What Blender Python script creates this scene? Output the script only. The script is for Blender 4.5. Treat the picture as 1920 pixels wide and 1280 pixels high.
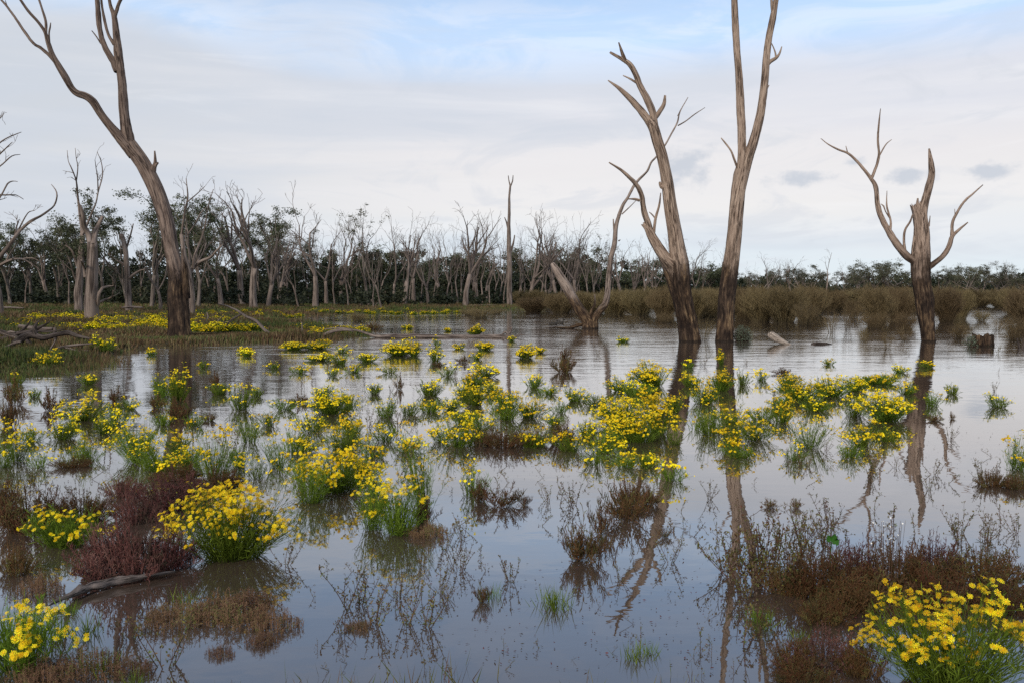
import bpy, math, random
import numpy as np
from math import radians, sin, cos, pi
PI = math.pi
for o in list(bpy.data.objects): bpy.data.objects.remove(o, do_unlink=True)
S = bpy.context.scene
COL = S.collection

# ------------------------------------------------------------------ camera
F = 1600.0; HC = 1.6; HOR = 547.0
PITCH = math.atan((640 - HOR) / F)
cd = bpy.data.cameras.new('camera'); cam = bpy.data.objects.new('camera', cd); COL.objects.link(cam)
cam.location = (0, 0, HC); cam.rotation_euler = (PI/2 - PITCH, 0, 0)
cd.sensor_width = 36; cd.lens = 36*F/1920; cd.clip_start = .1; cd.clip_end = 8000
S.camera = cam

# ------------------------------------------------------------------ light
SUN_EL, SUN_AZ = radians(34), radians(205)      # azimuth the light comes from, clockwise from +Y
sd_ = bpy.data.lights.new('sun', 'SUN'); sd_.energy = 2.3; sd_.angle = radians(14); sd_.color = (1, .93, .83)
sun = bpy.data.objects.new('sun', sd_); COL.objects.link(sun)
sun.rotation_euler = (PI/2 - SUN_EL, 0, -SUN_AZ + PI)
S.view_settings.view_transform = 'Standard'; S.view_settings.look = 'None'
S.view_settings.exposure = 0.14; S.view_settings.gamma = 1
S.cycles.max_bounces = 6; S.cycles.diffuse_bounces = 2; S.cycles.glossy_bounces = 3
S.cycles.transmission_bounces = 3; S.cycles.transparent_max_bounces = 4
S.cycles.use_denoising = False
S.cycles.sample_clamp_indirect = 4

# ------------------------------------------------------------------ sky
W = bpy.data.worlds.new('World'); S.world = W; W.use_nodes = True
nt = W.node_tree; N = nt.nodes; L = nt.links; N.clear()
def nd(t, **k):
    n = N.new(t)
    for a, b in k.items(): setattr(n, a, b)
    return n
def setin(n, vals):
    for k, v in vals.items():
        if hasattr(v, 'is_output'): nt.links.new(v, n.inputs[k])
        else: n.inputs[k].default_value = v
    return n
def mth(op, a, b=None, c=None, clamp=False):
    n = nt.nodes.new('ShaderNodeMath'); n.operation = op; n.use_clamp = clamp
    for i, v in enumerate((a, b, c)):
        if v is None: continue
        setin(n, {i: v})
    return n.outputs[0]
def mr(v, a, b, c=0., d=1., smooth=True):
    n = nt.nodes.new('ShaderNodeMapRange'); n.interpolation_type = 'SMOOTHSTEP' if smooth else 'LINEAR'
    setin(n, {0: v, 1: a, 2: b, 3: c, 4: d}); return n.outputs[0]
def mixc(f, a, b, blend='MIX'):
    n = nt.nodes.new('ShaderNodeMix'); n.data_type = 'RGBA'; n.blend_type = blend
    setin(n, {0: f, 6: a, 7: b}); return n.outputs[2]
def noise(vec, scale, detail=4, rough=.5, dist=0.):
    n = nt.nodes.new('ShaderNodeTexNoise'); setin(n, {'Vector': vec, 'Scale': scale, 'Detail': detail, 'Roughness': rough, 'Distortion': dist}); return n.outputs[0]
def comb(x, y, z):
    n = nt.nodes.new('ShaderNodeCombineXYZ'); setin(n, {0: x, 1: y, 2: z}); return n.outputs[0]

tcw = nd('ShaderNodeTexCoord'); sp = nd('ShaderNodeSeparateXYZ'); L.new(tcw.outputs['Generated'], sp.inputs[0])
dx, dy, dz = sp.outputs
el = mth('MULTIPLY', mth('ARCSINE', dz), 57.2958)
az = mth('MULTIPLY', mth('ARCTAN2', dx, dy), 57.2958)
zz = mth('ADD', mth('MAXIMUM', dz, 0.), .07)
u = mth('DIVIDE', dx, zz); v = mth('DIVIDE', dy, zz)
n1 = noise(comb(mth('MULTIPLY', u, .45), v, 3.1), .8, 8, .6, .7)
n2 = noise(comb(mth('MULTIPLY', az, .035), mth('MULTIPLY', el, .16), 7.7), 1.0, 5, .55, .6)
n3 = noise(comb(mth('MULTIPLY', az, .02), mth('MULTIPLY', el, .35), 1.7), 1.0, 4, .5, .3)
sky = nd('ShaderNodeTexSky', sky_type='NISHITA', sun_disc=False, sun_elevation=SUN_EL, sun_rotation=SUN_AZ, air_density=1.0, dust_density=.6, ozone_density=1.5)
bg1 = nd('ShaderNodeBackground'); L.new(sky.outputs[0], bg1.inputs[0]); bg1.inputs[1].default_value = .15
# cloud colour by height above the horizon, broken by noise
cr = nd('ShaderNodeValToRGB'); e = cr.color_ramp
def srgb(r, g, b): return tuple((c/255/12.92 if c/255 <= .04045 else ((c/255+.055)/1.055)**2.4) for c in (r, g, b)) + (1,)
stops = [(0, (218, 229, 234)), (.10, (218, 227, 234)), (.19, (230, 229, 229)), (.30, (226, 224, 226)), (.40, (214, 217, 226)), (.50, (208, 214, 228)), (.62, (196, 215, 242)), (.80, (190, 212, 244)), (1, (200, 212, 232))]
while len(e.elements) < len(stops): e.elements.new(.5)
for s_, (p, c) in zip(e.elements, stops): s_.position = p; s_.color = srgb(*c)
hgt = mth('ADD', mth('DIVIDE', el, 30.), mth('MULTIPLY', mth('SUBTRACT', n2, .5), .12))
L.new(hgt, cr.inputs[0])
lft = mr(az, -32, 2, 1, 0)
c1 = mixc(mth('MULTIPLY', lft, mr(el, 0, 6, .45, .9)), cr.outputs[0], srgb(198, 204, 212))
c2 = mixc(mr(n3, .46, .68, 0, .42), c1, srgb(229, 228, 230))
n4 = noise(comb(mth('MULTIPLY', az, .05), mth('MULTIPLY', el, .55), 12.7), 1.0, 7, .62, .8); n5 = noise(comb(mth('MULTIPLY', az, .10), mth('MULTIPLY', el, .33), 21.), 1.0, 6, .6, 1.2)
c2 = mixc(mr(n4, .50, .72, 0, .30), c2, srgb(238, 238, 240)); c2 = mixc(mr(n5, .50, .34, 0, .45), c2, srgb(204, 209, 218))
c3 = mixc(mr(n2, .52, .36, 0, .50), c2, srgb(198, 206, 218))
# small grey puffs low in the sky
def puff(a0, e0, wa, we, ph):
    nn = noise(comb(mth('MULTIPLY', az, .55), mth('MULTIPLY', el, .8), ph), 1.3, 5, .6)
    a = mth('DIVIDE', mth('SUBTRACT', az, a0), wa); b = mth('DIVIDE', mth('SUBTRACT', el, e0), we)
    r = mth('SQRT', mth('ADD', mth('MULTIPLY', a, a), mth('MULTIPLY', b, b)))
    r = mth('ADD', r, mth('MULTIPLY', mth('SUBTRACT', nn, .5), 2.6))
    return mr(r, 1.15, .1)
def dirof(px, py):
    x, y, z = px-960, F*cos(PITCH)+(640-py)*sin(PITCH), -F*sin(PITCH)+(640-py)*cos(PITCH)
    return math.degrees(math.atan2(x, y)), math.degrees(math.atan2(z, math.hypot(x, y)))
pf = None
for px, py, wx, wy in [(1283, 314, 58, 42), (1495, 336, 62, 15), (1706, 332, 36, 17), (1860, 322, 40, 18), (1600, 306, 22, 10)]:
    a0, e0 = dirof(px, py); p = puff(a0, e0, wx/28., wy/28., px*.37)
    pf = p if pf is None else mth('MAXIMUM', pf, p)
c4 = mixc(mth('MULTIPLY', pf, .8), c3, srgb(190, 197, 208))
bg2 = nd('ShaderNodeBackground'); L.new(c4, bg2.inputs[0]); bg2.inputs[1].default_value = 1.0
# clear blue gaps high up
edge = mth('ADD', el, mth('MULTIPLY', mth('SUBTRACT', n1, .5), 7.))
edge = mth('SUBTRACT', mth('SUBTRACT', edge, mth('MULTIPLY', mr(az, 4, 16), .6)), mth('MULTIPLY', mr(az, -8, -28), 1.9))
gap = mth('MULTIPLY', mr(edge, 12.6, 15.4), mr(n1, .66, .42, .12, .72))
gap = mth('MULTIPLY', gap, mr(el, 40, 60, 1, .3))
gap = mth('MULTIPLY', gap, mr(n2, .58, .70, 1, .25))
gap = mth('MAXIMUM', gap, mth('MULTIPLY', mth('MULTIPLY', mr(el, 16.5, 19.5), mr(el, 45, 33)), .72))
veil = mixc(mr(n5, .40, .62), srgb(196, 222, 253), srgb(224, 236, 253)); bg3 = nd('ShaderNodeBackground'); L.new(veil, bg3.inputs[0]); bg3.inputs[1].default_value = 1.04
mg = nd('ShaderNodeMixShader'); L.new(mth('ADD', .30, mth('MULTIPLY', mr(el, 16.5, 20.), .42)), mg.inputs[0]); L.new(bg3.outputs[0], mg.inputs[1]); L.new(bg1.outputs[0], mg.inputs[2])
gap = mth('MINIMUM', mth('MULTIPLY', gap, 1.35), 1.)
mx = nd('ShaderNodeMixShader'); L.new(gap, mx.inputs[0]); L.new(bg2.outputs[0], mx.inputs[1]); L.new(mg.outputs[0], mx.inputs[2])
wo = nd('ShaderNodeOutputWorld'); L.new(mx.outputs[0], wo.inputs[0])

# ------------------------------------------------------------------ pixel -> world
def ray(px, py):
    return np.array([px-960., F*cos(PITCH)+(640-py)*sin(PITCH), -F*sin(PITCH)+(640-py)*cos(PITCH)])
def atz(px, py, z=0.):
    r = ray(px, py); return np.array([0, 0, HC]) + r*((z-HC)/r[2])
def atd(px, py, Y):
    r = ray(px, py); return np.array([0, 0, HC]) + r*(Y/r[1])
def vnoise(x, y, seed=0):
    x = np.asarray(x, float); y = np.asarray(y, float)
    xi = np.floor(x).astype(np.int64); yi = np.floor(y).astype(np.int64); fx = x-xi; fy = y-yi
    fx = fx*fx*(3-2*fx); fy = fy*fy*(3-2*fy)
    def h(a, b):
        n = (a*374761393 + b*668265263 + seed*1442695041) & 0xffffffff
        n = ((n ^ (n >> 13))*1274126177) & 0xffffffff
        return ((n ^ (n >> 16)) & 0xffff)/65535.
    return (h(xi, yi)*(1-fx)+h(xi+1, yi)*fx)*(1-fy) + (h(xi, yi+1)*(1-fx)+h(xi+1, yi+1)*fx)*fy

BANK = [atz(*p)[:2] for p in [(-500, 735), (0, 702), (60, 690), (130, 670), (250, 657), (340, 650), (430, 647), (500, 641), (590, 636), (640, 630),
        (600, 618), (530, 606), (515, 598), (600, 591), (700, 587.5), (800, 585), (950, 582), (1008, 580), (1012, 574), (1020, 566), (1200, 559), (1500, 557), (2000, 557), (2900, 557)]]
BANK += [np.array(p) for p in [(3000, 500), (3000, 4000), (-3000, 4000), (-3000, 10), (-60, 12)]]
BANK = np.array(BANK)
def sdist(x, y):
    p = np.stack([x, y], -1); a = BANK; b = np.roll(BANK, -1, 0)
    d = np.full(x.shape, 1e18); ins = np.zeros(x.shape, bool)
    for i in range(len(a)):
        ab = b[i]-a[i]; t = np.clip(((p-a[i])@ab)/(ab@ab), 0, 1)
        q = p-a[i]-t[..., None]*ab; d = np.minimum(d, (q**2).sum(-1))
        c = ((a[i][1] > y) != (b[i][1] > y)) & (x < (b[i][0]-a[i][0])*(y-a[i][1])/(b[i][1]-a[i][1]+1e-12)+a[i][0])
        ins ^= c
    return np.sqrt(d)*np.where(ins, 1, -1)
def gz(x, y):
    x = np.atleast_1d(np.asarray(x, float)); y = np.atleast_1d(np.asarray(y, float))
    s = sdist(x, y) + (vnoise(x*.35, y*.35, 3)-.5)*2.2 + (vnoise(x*1.3, y*1.3, 4)-.5)*.8
    t = np.clip((s+1.2)/2.4, 0, 1); t = t*t*(3-2*t)
    z = -.30 + t*.38 + np.clip(s, 0, 60)*.007 + t*(vnoise(x*.8, y*.8, 5)-.5)*.07
    r = np.hypot(x, y); z = z + np.clip(r-260, 0, 2000)*.006*t
    near = np.clip((1.6-y)/1.5, 0, 1); z = np.maximum(z, -.3+near*.34)
    return z
def atg(px, py):
    z = 0.
    for _ in range(6):
        p = atz(px, py, z); z = .5*z+.5*max(0., float(gz(p[0], p[1])[0]))
    return np.array([p[0], p[1], float(gz(p[0], p[1])[0])])

# ------------------------------------------------------------------ mesh builder
class MB:
    def __init__(s): s.v = []; s.t = []; s.f = []; s.n = 0
    def add(s, v, f, tc, mat=0):
        v = np.asarray(v, float).reshape(-1, 3)
        tc = np.broadcast_to(np.asarray(tc, float), (len(v), 3)) if np.ndim(tc) < 2 else np.asarray(tc, float)
        s.v.append(v); s.t.append(tc); s.f.append((np.asarray(f, np.int64)+s.n, mat)); s.n += len(v)
    def mesh(s, name, mats, off=(0, 0, 0), smooth=True):
        me = bpy.data.meshes.new(name)
        v = np.concatenate(s.v) - np.asarray(off, float); t = np.concatenate(s.t)
        li = np.concatenate([f.ravel() for f, m in s.f]); tot = np.concatenate([np.full(len(f), f.shape[1]) for f, m in s.f])
        mi = np.concatenate([np.full(len(f), m) for f, m in s.f])
        me.vertices.add(len(v)); me.vertices.foreach_set('co', v.ravel().astype(np.float32))
        me.loops.add(len(li)); me.loops.foreach_set('vertex_index', li.astype(np.int32))
        me.polygons.add(len(tot)); st = np.concatenate([[0], np.cumsum(tot)[:-1]])
        me.polygons.foreach_set('loop_start', st.astype(np.int32)); me.polygons.foreach_set('loop_total', tot.astype(np.int32))
        me.polygons.foreach_set('material_index', mi.astype(np.int32)); me.polygons.foreach_set('use_smooth', np.full(len(tot), smooth))
        at = me.attributes.new('tc', 'FLOAT_VECTOR', 'POINT'); at.data.foreach_set('vector', t.ravel().astype(np.float32))
        for m in (mats if isinstance(mats, (list, tuple)) else [mats]): me.materials.append(m)
        me.update(calc_edges=True); return me
def unit(a): return a/np.maximum(np.linalg.norm(a, axis=-1, keepdims=True), 1e-9)
def sticks(mb, P0, P1, R0, R1, tc0, tc1, sides=3, mat=0):
    P0 = np.asarray(P0, float).reshape(-1, 3); P1 = np.asarray(P1, float).reshape(-1, 3); n = len(P0)
    R0 = np.broadcast_to(R0, n); R1 = np.broadcast_to(R1, n)
    D = unit(P1-P0); h = np.where(np.abs(D[:, 2:]) > .9, [[1., 0, 0]], [[0, 0, 1.]]); A = unit(np.cross(D, h)); B = np.cross(D, A)
    th = np.arange(sides)*2*PI/sides
    ring = A[:, None]*np.cos(th)[None, :, None] + B[:, None]*np.sin(th)[None, :, None]
    V = np.concatenate([P0[:, None]+ring*R0[:, None, None], P1[:, None]+ring*R1[:, None, None]], 1)
    k = np.arange(sides); k2 = (k+1) % sides
    q = np.stack([k, k2, k2+sides, k+sides], -1)
    Fc = (np.arange(n)*2*sides)[:, None, None]+q[None]
    t0 = np.broadcast_to(np.asarray(tc0, float), (n, 3)); t1 = np.broadcast_to(np.asarray(tc1, float), (n, 3))
    T = np.concatenate([np.repeat(t0[:, None], sides, 1), np.repeat(t1[:, None], sides, 1)], 1)
    mb.add(V.reshape(-1, 3), Fc.reshape(-1, 4), T.reshape(-1, 3), mat)
def tri3(a, b, c): return np.stack([a, b, c], -1)
def stems(mb, A, B, C, r0, r1, nseg, rnd, sides=3, mat=0):
    n = len(A); r0 = np.broadcast_to(r0, n); r1 = np.broadcast_to(r1, n)
    t = np.linspace(0, 1, nseg+1)
    P = [(A*(1-s)**2+2*B*s*(1-s)+C*s*s) for s in t]
    for i in range(nseg):
        sticks(mb, P[i], P[i+1], r0*(1-t[i])+r1*t[i], r0*(1-t[i+1])+r1*t[i+1], tri3(rnd, np.full(n, t[i]), np.zeros(n)), tri3(rnd, np.full(n, t[i+1]), np.zeros(n)), sides, mat)
    return P
def leaves(mb, C, D, Nn, Ln, Wd, tc, mat=0, fold=.0):
    n = len(C); D = unit(D); Sd = unit(np.cross(D, Nn)); Nn = np.cross(Sd, D)
    Ln = np.broadcast_to(Ln, n)[:, None]; Wd = np.broadcast_to(Wd, n)[:, None]
    V = np.stack([C, C+D*Ln*.45+Sd*Wd*.5+Nn*Wd*fold, C+D*Ln-Nn*Ln*fold, C+D*Ln*.45-Sd*Wd*.5+Nn*Wd*fold], 1)
    Fc = (np.arange(n)*4)[:, None]+np.array([0, 1, 2, 3])[None]
    T = np.repeat(np.broadcast_to(tc, (n, 3))[:, None], 4, 1)
    mb.add(V.reshape(-1, 3), Fc, T.reshape(-1, 3), mat)
def heads(mb, C, Nn, R, rs, lod, mat_p=0, mat_c=1):
    n = len(C); Nn = unit(Nn); R = np.broadcast_to(R, n)[:, None]
    h = np.where(np.abs(Nn[:, 2:]) > .9, [[1., 0, 0]], [[0, 0, 1.]]); A = unit(np.cross(Nn, h)); B = np.cross(Nn, A)
    ph = rs.uniform(0, 6.28, n); rn = rs.uniform(0, 1, n)
    def P(th, r, z): return C + (A*np.cos(th+ph)[:, None]+B*np.sin(th+ph)[:, None])*r*R + Nn*z*R
    if lod == 0:
        K = 12
        for k in range(K):
            a = 2*PI*k/K + rs.uniform(-.08, .08, n); dr = rs.uniform(-.18, .12, n)[:, None]; lr = rs.uniform(.88, 1.05, n)[:, None]
            V = np.stack([P(a, .18, .02), P(a+.17, .62, .06+dr*.4), P(a+.10, .97*lr, .0+dr), P(a-.10, .97*lr, .0+dr), P(a-.17, .62, .06+dr*.4)], 1)
            mb.add(V.reshape(-1, 3), (np.arange(n)*5)[:, None]+np.arange(5)[None], np.repeat(tri3(rn, np.full(n, k/K), rn)[:, None], 5, 1).reshape(-1, 3), mat_p)
        V = np.stack([P(2*PI*k/8, .30, .06) for k in range(8)]+[P(2*PI*k/8, .17, .17) for k in range(8)], 1)
        q = np.array([[k, (k+1) % 8, (k+1) % 8+8, k+8] for k in range(8)])
        T = np.repeat(tri3(rn, rn, rn)[:, None], 16, 1).reshape(-1, 3)
        b = mb.n; mb.add(V.reshape(-1, 3), ((np.arange(n)*16)[:, None, None]+q[None]).reshape(-1, 4), T, mat_c)
        mb.f.append(((np.arange(n)*16)[:, None]+np.arange(8, 16)[None]+b, mat_c))
    else:
        K = 14 if lod == 1 else 8
        V = np.stack([P(2*PI*k/K, (1. if k % 2 == 0 else (.62 if lod == 1 else .8)), (-.12 if k % 2 == 0 else -.02)) for k in range(K)]+[P(0., 0., .1)], 1)
        f = np.array([[k, (k+1) % K, K] for k in range(K)])
        mb.add(V.reshape(-1, 3), ((np.arange(n)*(K+1))[:, None, None]+f[None]).reshape(-1, 3), np.repeat(tri3(rn, rn, rn)[:, None], K+1, 1).reshape(-1, 3), mat_p)
        if lod == 1:
            V = np.stack([P(2*PI*k/6, .27, .13) for k in range(6)], 1)
            mb.add(V.reshape(-1, 3), (np.arange(n)*6)[:, None]+np.arange(6)[None], np.repeat(tri3(rn, rn, rn)[:, None], 6, 1).reshape(-1, 3), mat_c)
def catmull(P, R, step):
    P = np.asarray(P, float); R = np.asarray(R, float)
    if len(P) == 2: P = np.array([P[0], (P[0]+P[1])/2, P[1]]); R = np.array([R[0], (R[0]+R[1])/2, R[1]])
    Q = np.concatenate([[2*P[0]-P[1]], P, [2*P[-1]-P[-2]]]); out = []; rr = []
    for i in range(len(P)-1):
        n = max(1, int(round(np.linalg.norm(P[i+1]-P[i])/step)))
        for k in range(n):
            t = k/n; a, b, c, d = Q[i], Q[i+1], Q[i+2], Q[i+3]
            out.append(.5*((2*b)+(-a+c)*t+(2*a-5*b+4*c-d)*t*t+(-a+3*b-3*c+d)*t**3)); rr.append(R[i]*(1-t)+R[i+1]*t)
    out.append(P[-1]); rr.append(R[-1]); return np.array(out), np.array(rr)
def tube(mb, P, R, sides=12, seed=0, rough=.0, rnd=0., mat=0, cap=True, twist=.0, jag=0.):
    P = np.asarray(P, float); R = np.asarray(R, float); n = len(P)
    T = unit(np.gradient(P, axis=0)); A = np.zeros_like(P)
    h = np.array([1., 0, 0]) if abs(T[0][0]) < .8 else np.array([0, 1., 0])
    a = unit(h-T[0]*(h@T[0]))
    for i in range(n):
        a = a-T[i]*(a@T[i]); a = a/max(np.linalg.norm(a), 1e-9); A[i] = a
    B = np.cross(T, A); th = np.arange(sides)*2*PI/sides
    ln = np.concatenate([[0], np.cumsum(np.linalg.norm(np.diff(P, axis=0), axis=1))])
    RR = np.repeat(R[:, None], sides, 1)
    if rough > 0:
        r0 = max(R.max(), .02); TH = th[None]+ln[:, None]*twist; LL = ln[:, None]/r0
        X = np.cos(TH)*1.3; Y = np.sin(TH)*1.3
        nz = (vnoise(X*1.2+LL*.25+seed, Y*1.2+9, seed)-.5)*1.0 + (vnoise(X*3+seed, Y*3+LL*.5, seed+1)-.5)*.7 + (vnoise(X*7, Y*7+LL*.9+seed, seed+2)-.5)*.45
        RR = RR*(1+rough*nz)
        if sides > 40:
            for fq, am in ((3.2, .07), (6.5, .045)):
                q = vnoise(X*fq+seed*3, Y*fq+LL*.16, seed+9); q2 = vnoise(X*fq+seed*3, Y*fq+LL*.16+40, seed+11)
                RR = RR*(1-am*np.clip(1-np.abs(q-.5)*14, 0, 1)*(q2 > .35))
    V = P[:, None]+(A[:, None]*np.cos(th)[None, :, None]+B[:, None]*np.sin(th)[None, :, None])*RR[..., None]
    if jag > 0:
        rs = np.random.RandomState(seed+77)
        V[-1] += T[-1]*rs.uniform(0, jag, sides)[:, None]
        if n > 2: V[-2] += T[-2]*rs.uniform(0, jag*.3, sides)[:, None]
    tc = np.stack([np.cos(th)[None]*R[:, None]+rnd, np.sin(th)[None]*R[:, None], np.repeat(ln[:, None], sides, 1)], -1)
    i = np.arange(n-1)[:, None]*sides; k = np.arange(sides)[None]; k2 = (k+1) % sides
    Fc = np.stack([i+k, i+k2, i+k2+sides, i+k+sides], -1).reshape(-1, 4)
    b = mb.n; mb.add(V.reshape(-1, 3), Fc, tc.reshape(-1, 3), mat)
    if cap:
        mb.add(P[-1:]-T[-1:]*R[-1]*.6, np.zeros((0, 3), int), tc[-1, :1], mat)
        c = mb.n-1; kk = np.arange(sides); mb.f.append((np.stack([b+(n-1)*sides+kk, b+(n-1)*sides+(kk+1) % sides, np.full(sides, c)], -1), mat))

# ------------------------------------------------------------------ objects
def link(o): COL.objects.link(o); return o
def thing(name, label, cat, loc, group=None, rz=0., sc=1.):
    o = link(bpy.data.objects.new(name, None)); o.empty_display_size = .1; o.location = loc; o.rotation_euler = (0, 0, rz)
    o.scale = (sc, sc, sc) if np.isscalar(sc) else sc
    o['label'] = label; o['category'] = cat
    if group: o['group'] = group
    return o
def part(name, me, parent, label=None):
    o = link(bpy.data.objects.new(name, me)); o.parent = parent
    if label: o['label'] = label
    return o
def setting(name, me, kind='structure', label=None):
    o = link(bpy.data.objects.new(name, me)); o['kind'] = kind
    if label: o['label'] = label
    return o

# ------------------------------------------------------------------ materials
def newmat(name):
    global nt
    m = bpy.data.materials.new(name); m.use_nodes = True; nt = m.node_tree; nt.nodes.clear()
    b = nt.nodes.new('ShaderNodeBsdfPrincipled'); o = nt.nodes.new('ShaderNodeOutputMaterial'); nt.links.new(b.outputs[0], o.inputs[0])
    return m, b, o
def attr():
    a = nt.nodes.new('ShaderNodeAttribute'); a.attribute_name = 'tc'
    s = nt.nodes.new('ShaderNodeSeparateXYZ'); nt.links.new(a.outputs['Vector'], s.inputs[0]); return a.outputs['Vector'], s.outputs
def ramp(f, stops):
    r = nt.nodes.new('ShaderNodeValToRGB'); e = r.color_ramp
    while len(e.elements) < len(stops): e.elements.new(.5)
    for s, (p, c) in zip(e.elements, stops): s.position = p; s.color = (*c, 1)
    nt.links.new(f, r.inputs[0]); return r.outputs[0]
def orand():
    return nt.nodes.new('ShaderNodeObjectInfo').outputs['Random']
def bump(h, strength, dist, b):
    n = nt.nodes.new('ShaderNodeBump'); setin(n, {'Height': h, 'Strength': strength, 'Distance': dist}); nt.links.new(n.outputs[0], b.inputs['Normal'])
def wpos(): return nt.nodes.new('ShaderNodeNewGeometry').outputs['Position']
def vscale(vec, s):
    n = nt.nodes.new('ShaderNodeVectorMath'); n.operation = 'MULTIPLY'; setin(n, {0: vec, 1: s}); return n.outputs[0]
def bark(name, pale, mid, dark, char=0.0, grain=1., oldz=0.):
    m, b, o = newmat(name); v, s = attr()
    g = noise(vscale(v, (1, 1, .10)), 26*grain, 5, .6); g2 = noise(vscale(v, (1, 1, .25)), 6*grain, 4, .6); g3 = noise(vscale(v, (1, 1, .4)), 2.4, 4, .6)
    c = ramp(g2, [(.3, mid), (.62, pale)])
    c = mixc(mr(g, .52, .36, 0, .85), c, (*dark, 1)); c = mixc(mr(g3, .48, .66, 0, .55), c, (*[x*.8 for x in mid], 1))
    ck = mth('ABSOLUTE', mth('SUBTRACT', noise(vscale(v, (1, 1, .05)), 9*grain, 3, .55, .2), .5)); ckm = mth('MULTIPLY', mr(ck, .035, .008), mr(noise(vscale(v, (1, 1, .2)), 3*grain, 2), .40, .55))
    c = mixc(mth('MULTIPLY', ckm, .85), c, (*[x*.45 for x in dark], 1))
    h = mth('SUBTRACT', mth('ADD', g, mth('MULTIPLY', g2, .6)), mth('MULTIPLY', ckm, 1.2))
    z = nt.nodes.new('ShaderNodeSeparateXYZ'); nt.links.new(wpos(), z.inputs[0])
    if char > 0:
        lo = mr(mth('ADD', mth('ADD', z.outputs[2], mth('MULTIPLY', g3, -2.0)), mth('MULTIPLY', mth('ADD', g2, g), -1.3)), oldz-.9, oldz-1.5)
        fl = mth('ADD', mth('MULTIPLY', g, .5), mth('MULTIPLY', noise(vscale(v, (1, 1, .3)), 14, 4, .65), .5))
        oldc = ramp(fl, [(.38, (.014, .009, .007)), (.48, (.052, .032, .020)), (.58, (.14, .090, .050)), (.71, (.30, .21, .115))])
        ch = mth('MULTIPLY', mr(mth('ADD', noise(vscale(v, (1, 1, .35)), 2.2, 4, .6), mth('MULTIPLY', mr(z.outputs[2], .2, 1.2), .10)), .62-.10*char, .72-.10*char), min(char, 1.))
        oldc = mixc(ch, oldc, ramp(mth('ADD', mth('MULTIPLY', fl, .7), mth('MULTIPLY', g2, .3)), [(.43, (.014, .009, .007)), (.51, (.034, .022, .015)), (.58, (.075, .048, .031)), (.67, (.19, .13, .078))]))
        c = mixc(lo, c, oldc); h = mth('ADD', h, mth('MULTIPLY', mth('MULTIPLY', fl, lo), 2.5))
        c = mixc(mr(z.outputs[2], .09, .03, 0, .85), c, (.018, .013, .010, 1))
    nt.links.new(c, b.inputs['Base Color']); b.inputs['Roughness'].default_value = .85
    b.inputs['Specular IOR Level'].default_value = .1
    bump(h, .9, .015 if char > 0 else .01, b); return m
def plantmat(name, stops, tipc=None, trans=.25, rough=.55, basec=None):
    m, b, o = newmat(name); v, s = attr()
    r = mth('FRACT', mth('ADD', s[0], mth('MULTIPLY', orand(), .35)))
    c = ramp(s[0], stops)
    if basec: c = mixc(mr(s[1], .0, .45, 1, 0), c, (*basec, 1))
    if tipc: c = mixc(mr(s[1], .6, 1.0, 0, .8), c, (*tipc, 1))
    hv = nt.nodes.new('ShaderNodeHueSaturation'); setin(hv, {'Color': c, 'Value': mr(orand(), 0, 1, .82, 1.18, False), 'Hue': mr(orand(), 0, 1, .49, .51, False)})
    c = hv.outputs[0]
    nt.links.new(c, b.inputs['Base Color']); b.inputs['Roughness'].default_value = rough; b.inputs['Specular IOR Level'].default_value = .12
    if trans > 0:
        t = nt.nodes.new('ShaderNodeBsdfTranslucent'); nt.links.new(c, t.inputs[0]); x = nt.nodes.new('ShaderNodeMixShader'); x.inputs[0].default_value = trans
        nt.links.new(b.outputs[0], x.inputs[1]); nt.links.new(t.outputs[0], x.inputs[2]); nt.links.new(x.outputs[0], o.inputs[0])
    return m
M = {}
M['barkA'] = bark('pale_dead_wood', (.37, .275, .205), (.235, .165, .12), (.085, .054, .038), 1.5, 1., 1.3)
M['barkR'] = bark('charred_pale_wood', (.34, .25, .19), (.22, .155, .115), (.085, .054, .038), 2.0, 1.2, 1.4)
M['palelog'] = bark('bleached_log', (.40, .33, .27), (.26, .21, .165), (.10, .075, .055), 0, 1.2)
M['barkB'] = bark('brown_dead_wood', (.20, .145, .112), (.125, .088, .068), (.05, .033, .026), 2.0, 1., 1.25)
M['barkV'] = bark('grey_dead_wood', (.30, .235, .19), (.20, .15, .12), (.06, .042, .034), .7, 1., .1)
M['barkD'] = bark('far_dead_wood', (.25, .195, .16), (.165, .125, .10), (.07, .05, .04), 0, .35)
M['barkT'] = bark('far_dead_branches', (.21, .165, .138), (.14, .108, .088), (.06, .045, .037), 0, .35)
M['barkL'] = bark('gum_bark', (.20, .165, .135), (.13, .10, .08), (.06, .045, .035), 0, .35)
M['log'] = bark('weathered_log', (.22, .175, .145), (.12, .09, .075), (.035, .026, .022), 0, 1.2)
M['wetlog'] = bark('wet_dark_log', (.10, .078, .066), (.04, .03, .026), (.012, .01, .009), 0, 1.2)
M['drift'] = bark('charred_driftwood', (.16, .13, .115), (.075, .06, .052), (.012, .010, .009), 0, 3.0)
M['stump'] = bark('stump_wood', (.26, .18, .11), (.14, .085, .05), (.015, .01, .008), 1.6, 1.6, 9.)
M['gumleaf'] = plantmat('gum_leaves', [(0, (.034, .041, .020)), (.5, (.070, .080, .040)), (1, (.13, .13, .072))], trans=.15)
M['gumleaf2'] = plantmat('olive_gum_leaves', [(0, (.040, .044, .024)), (.5, (.075, .074, .042)), (1, (.13, .115, .07))], trans=.15)
M['woodleaf'] = plantmat('dark_wood_leaves', [(0, (.012, .016, .010)), (.5, (.028, .036, .019)), (.8, (.052, .058, .030)), (1, (.10, .08, .042))], trans=.1)
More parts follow.
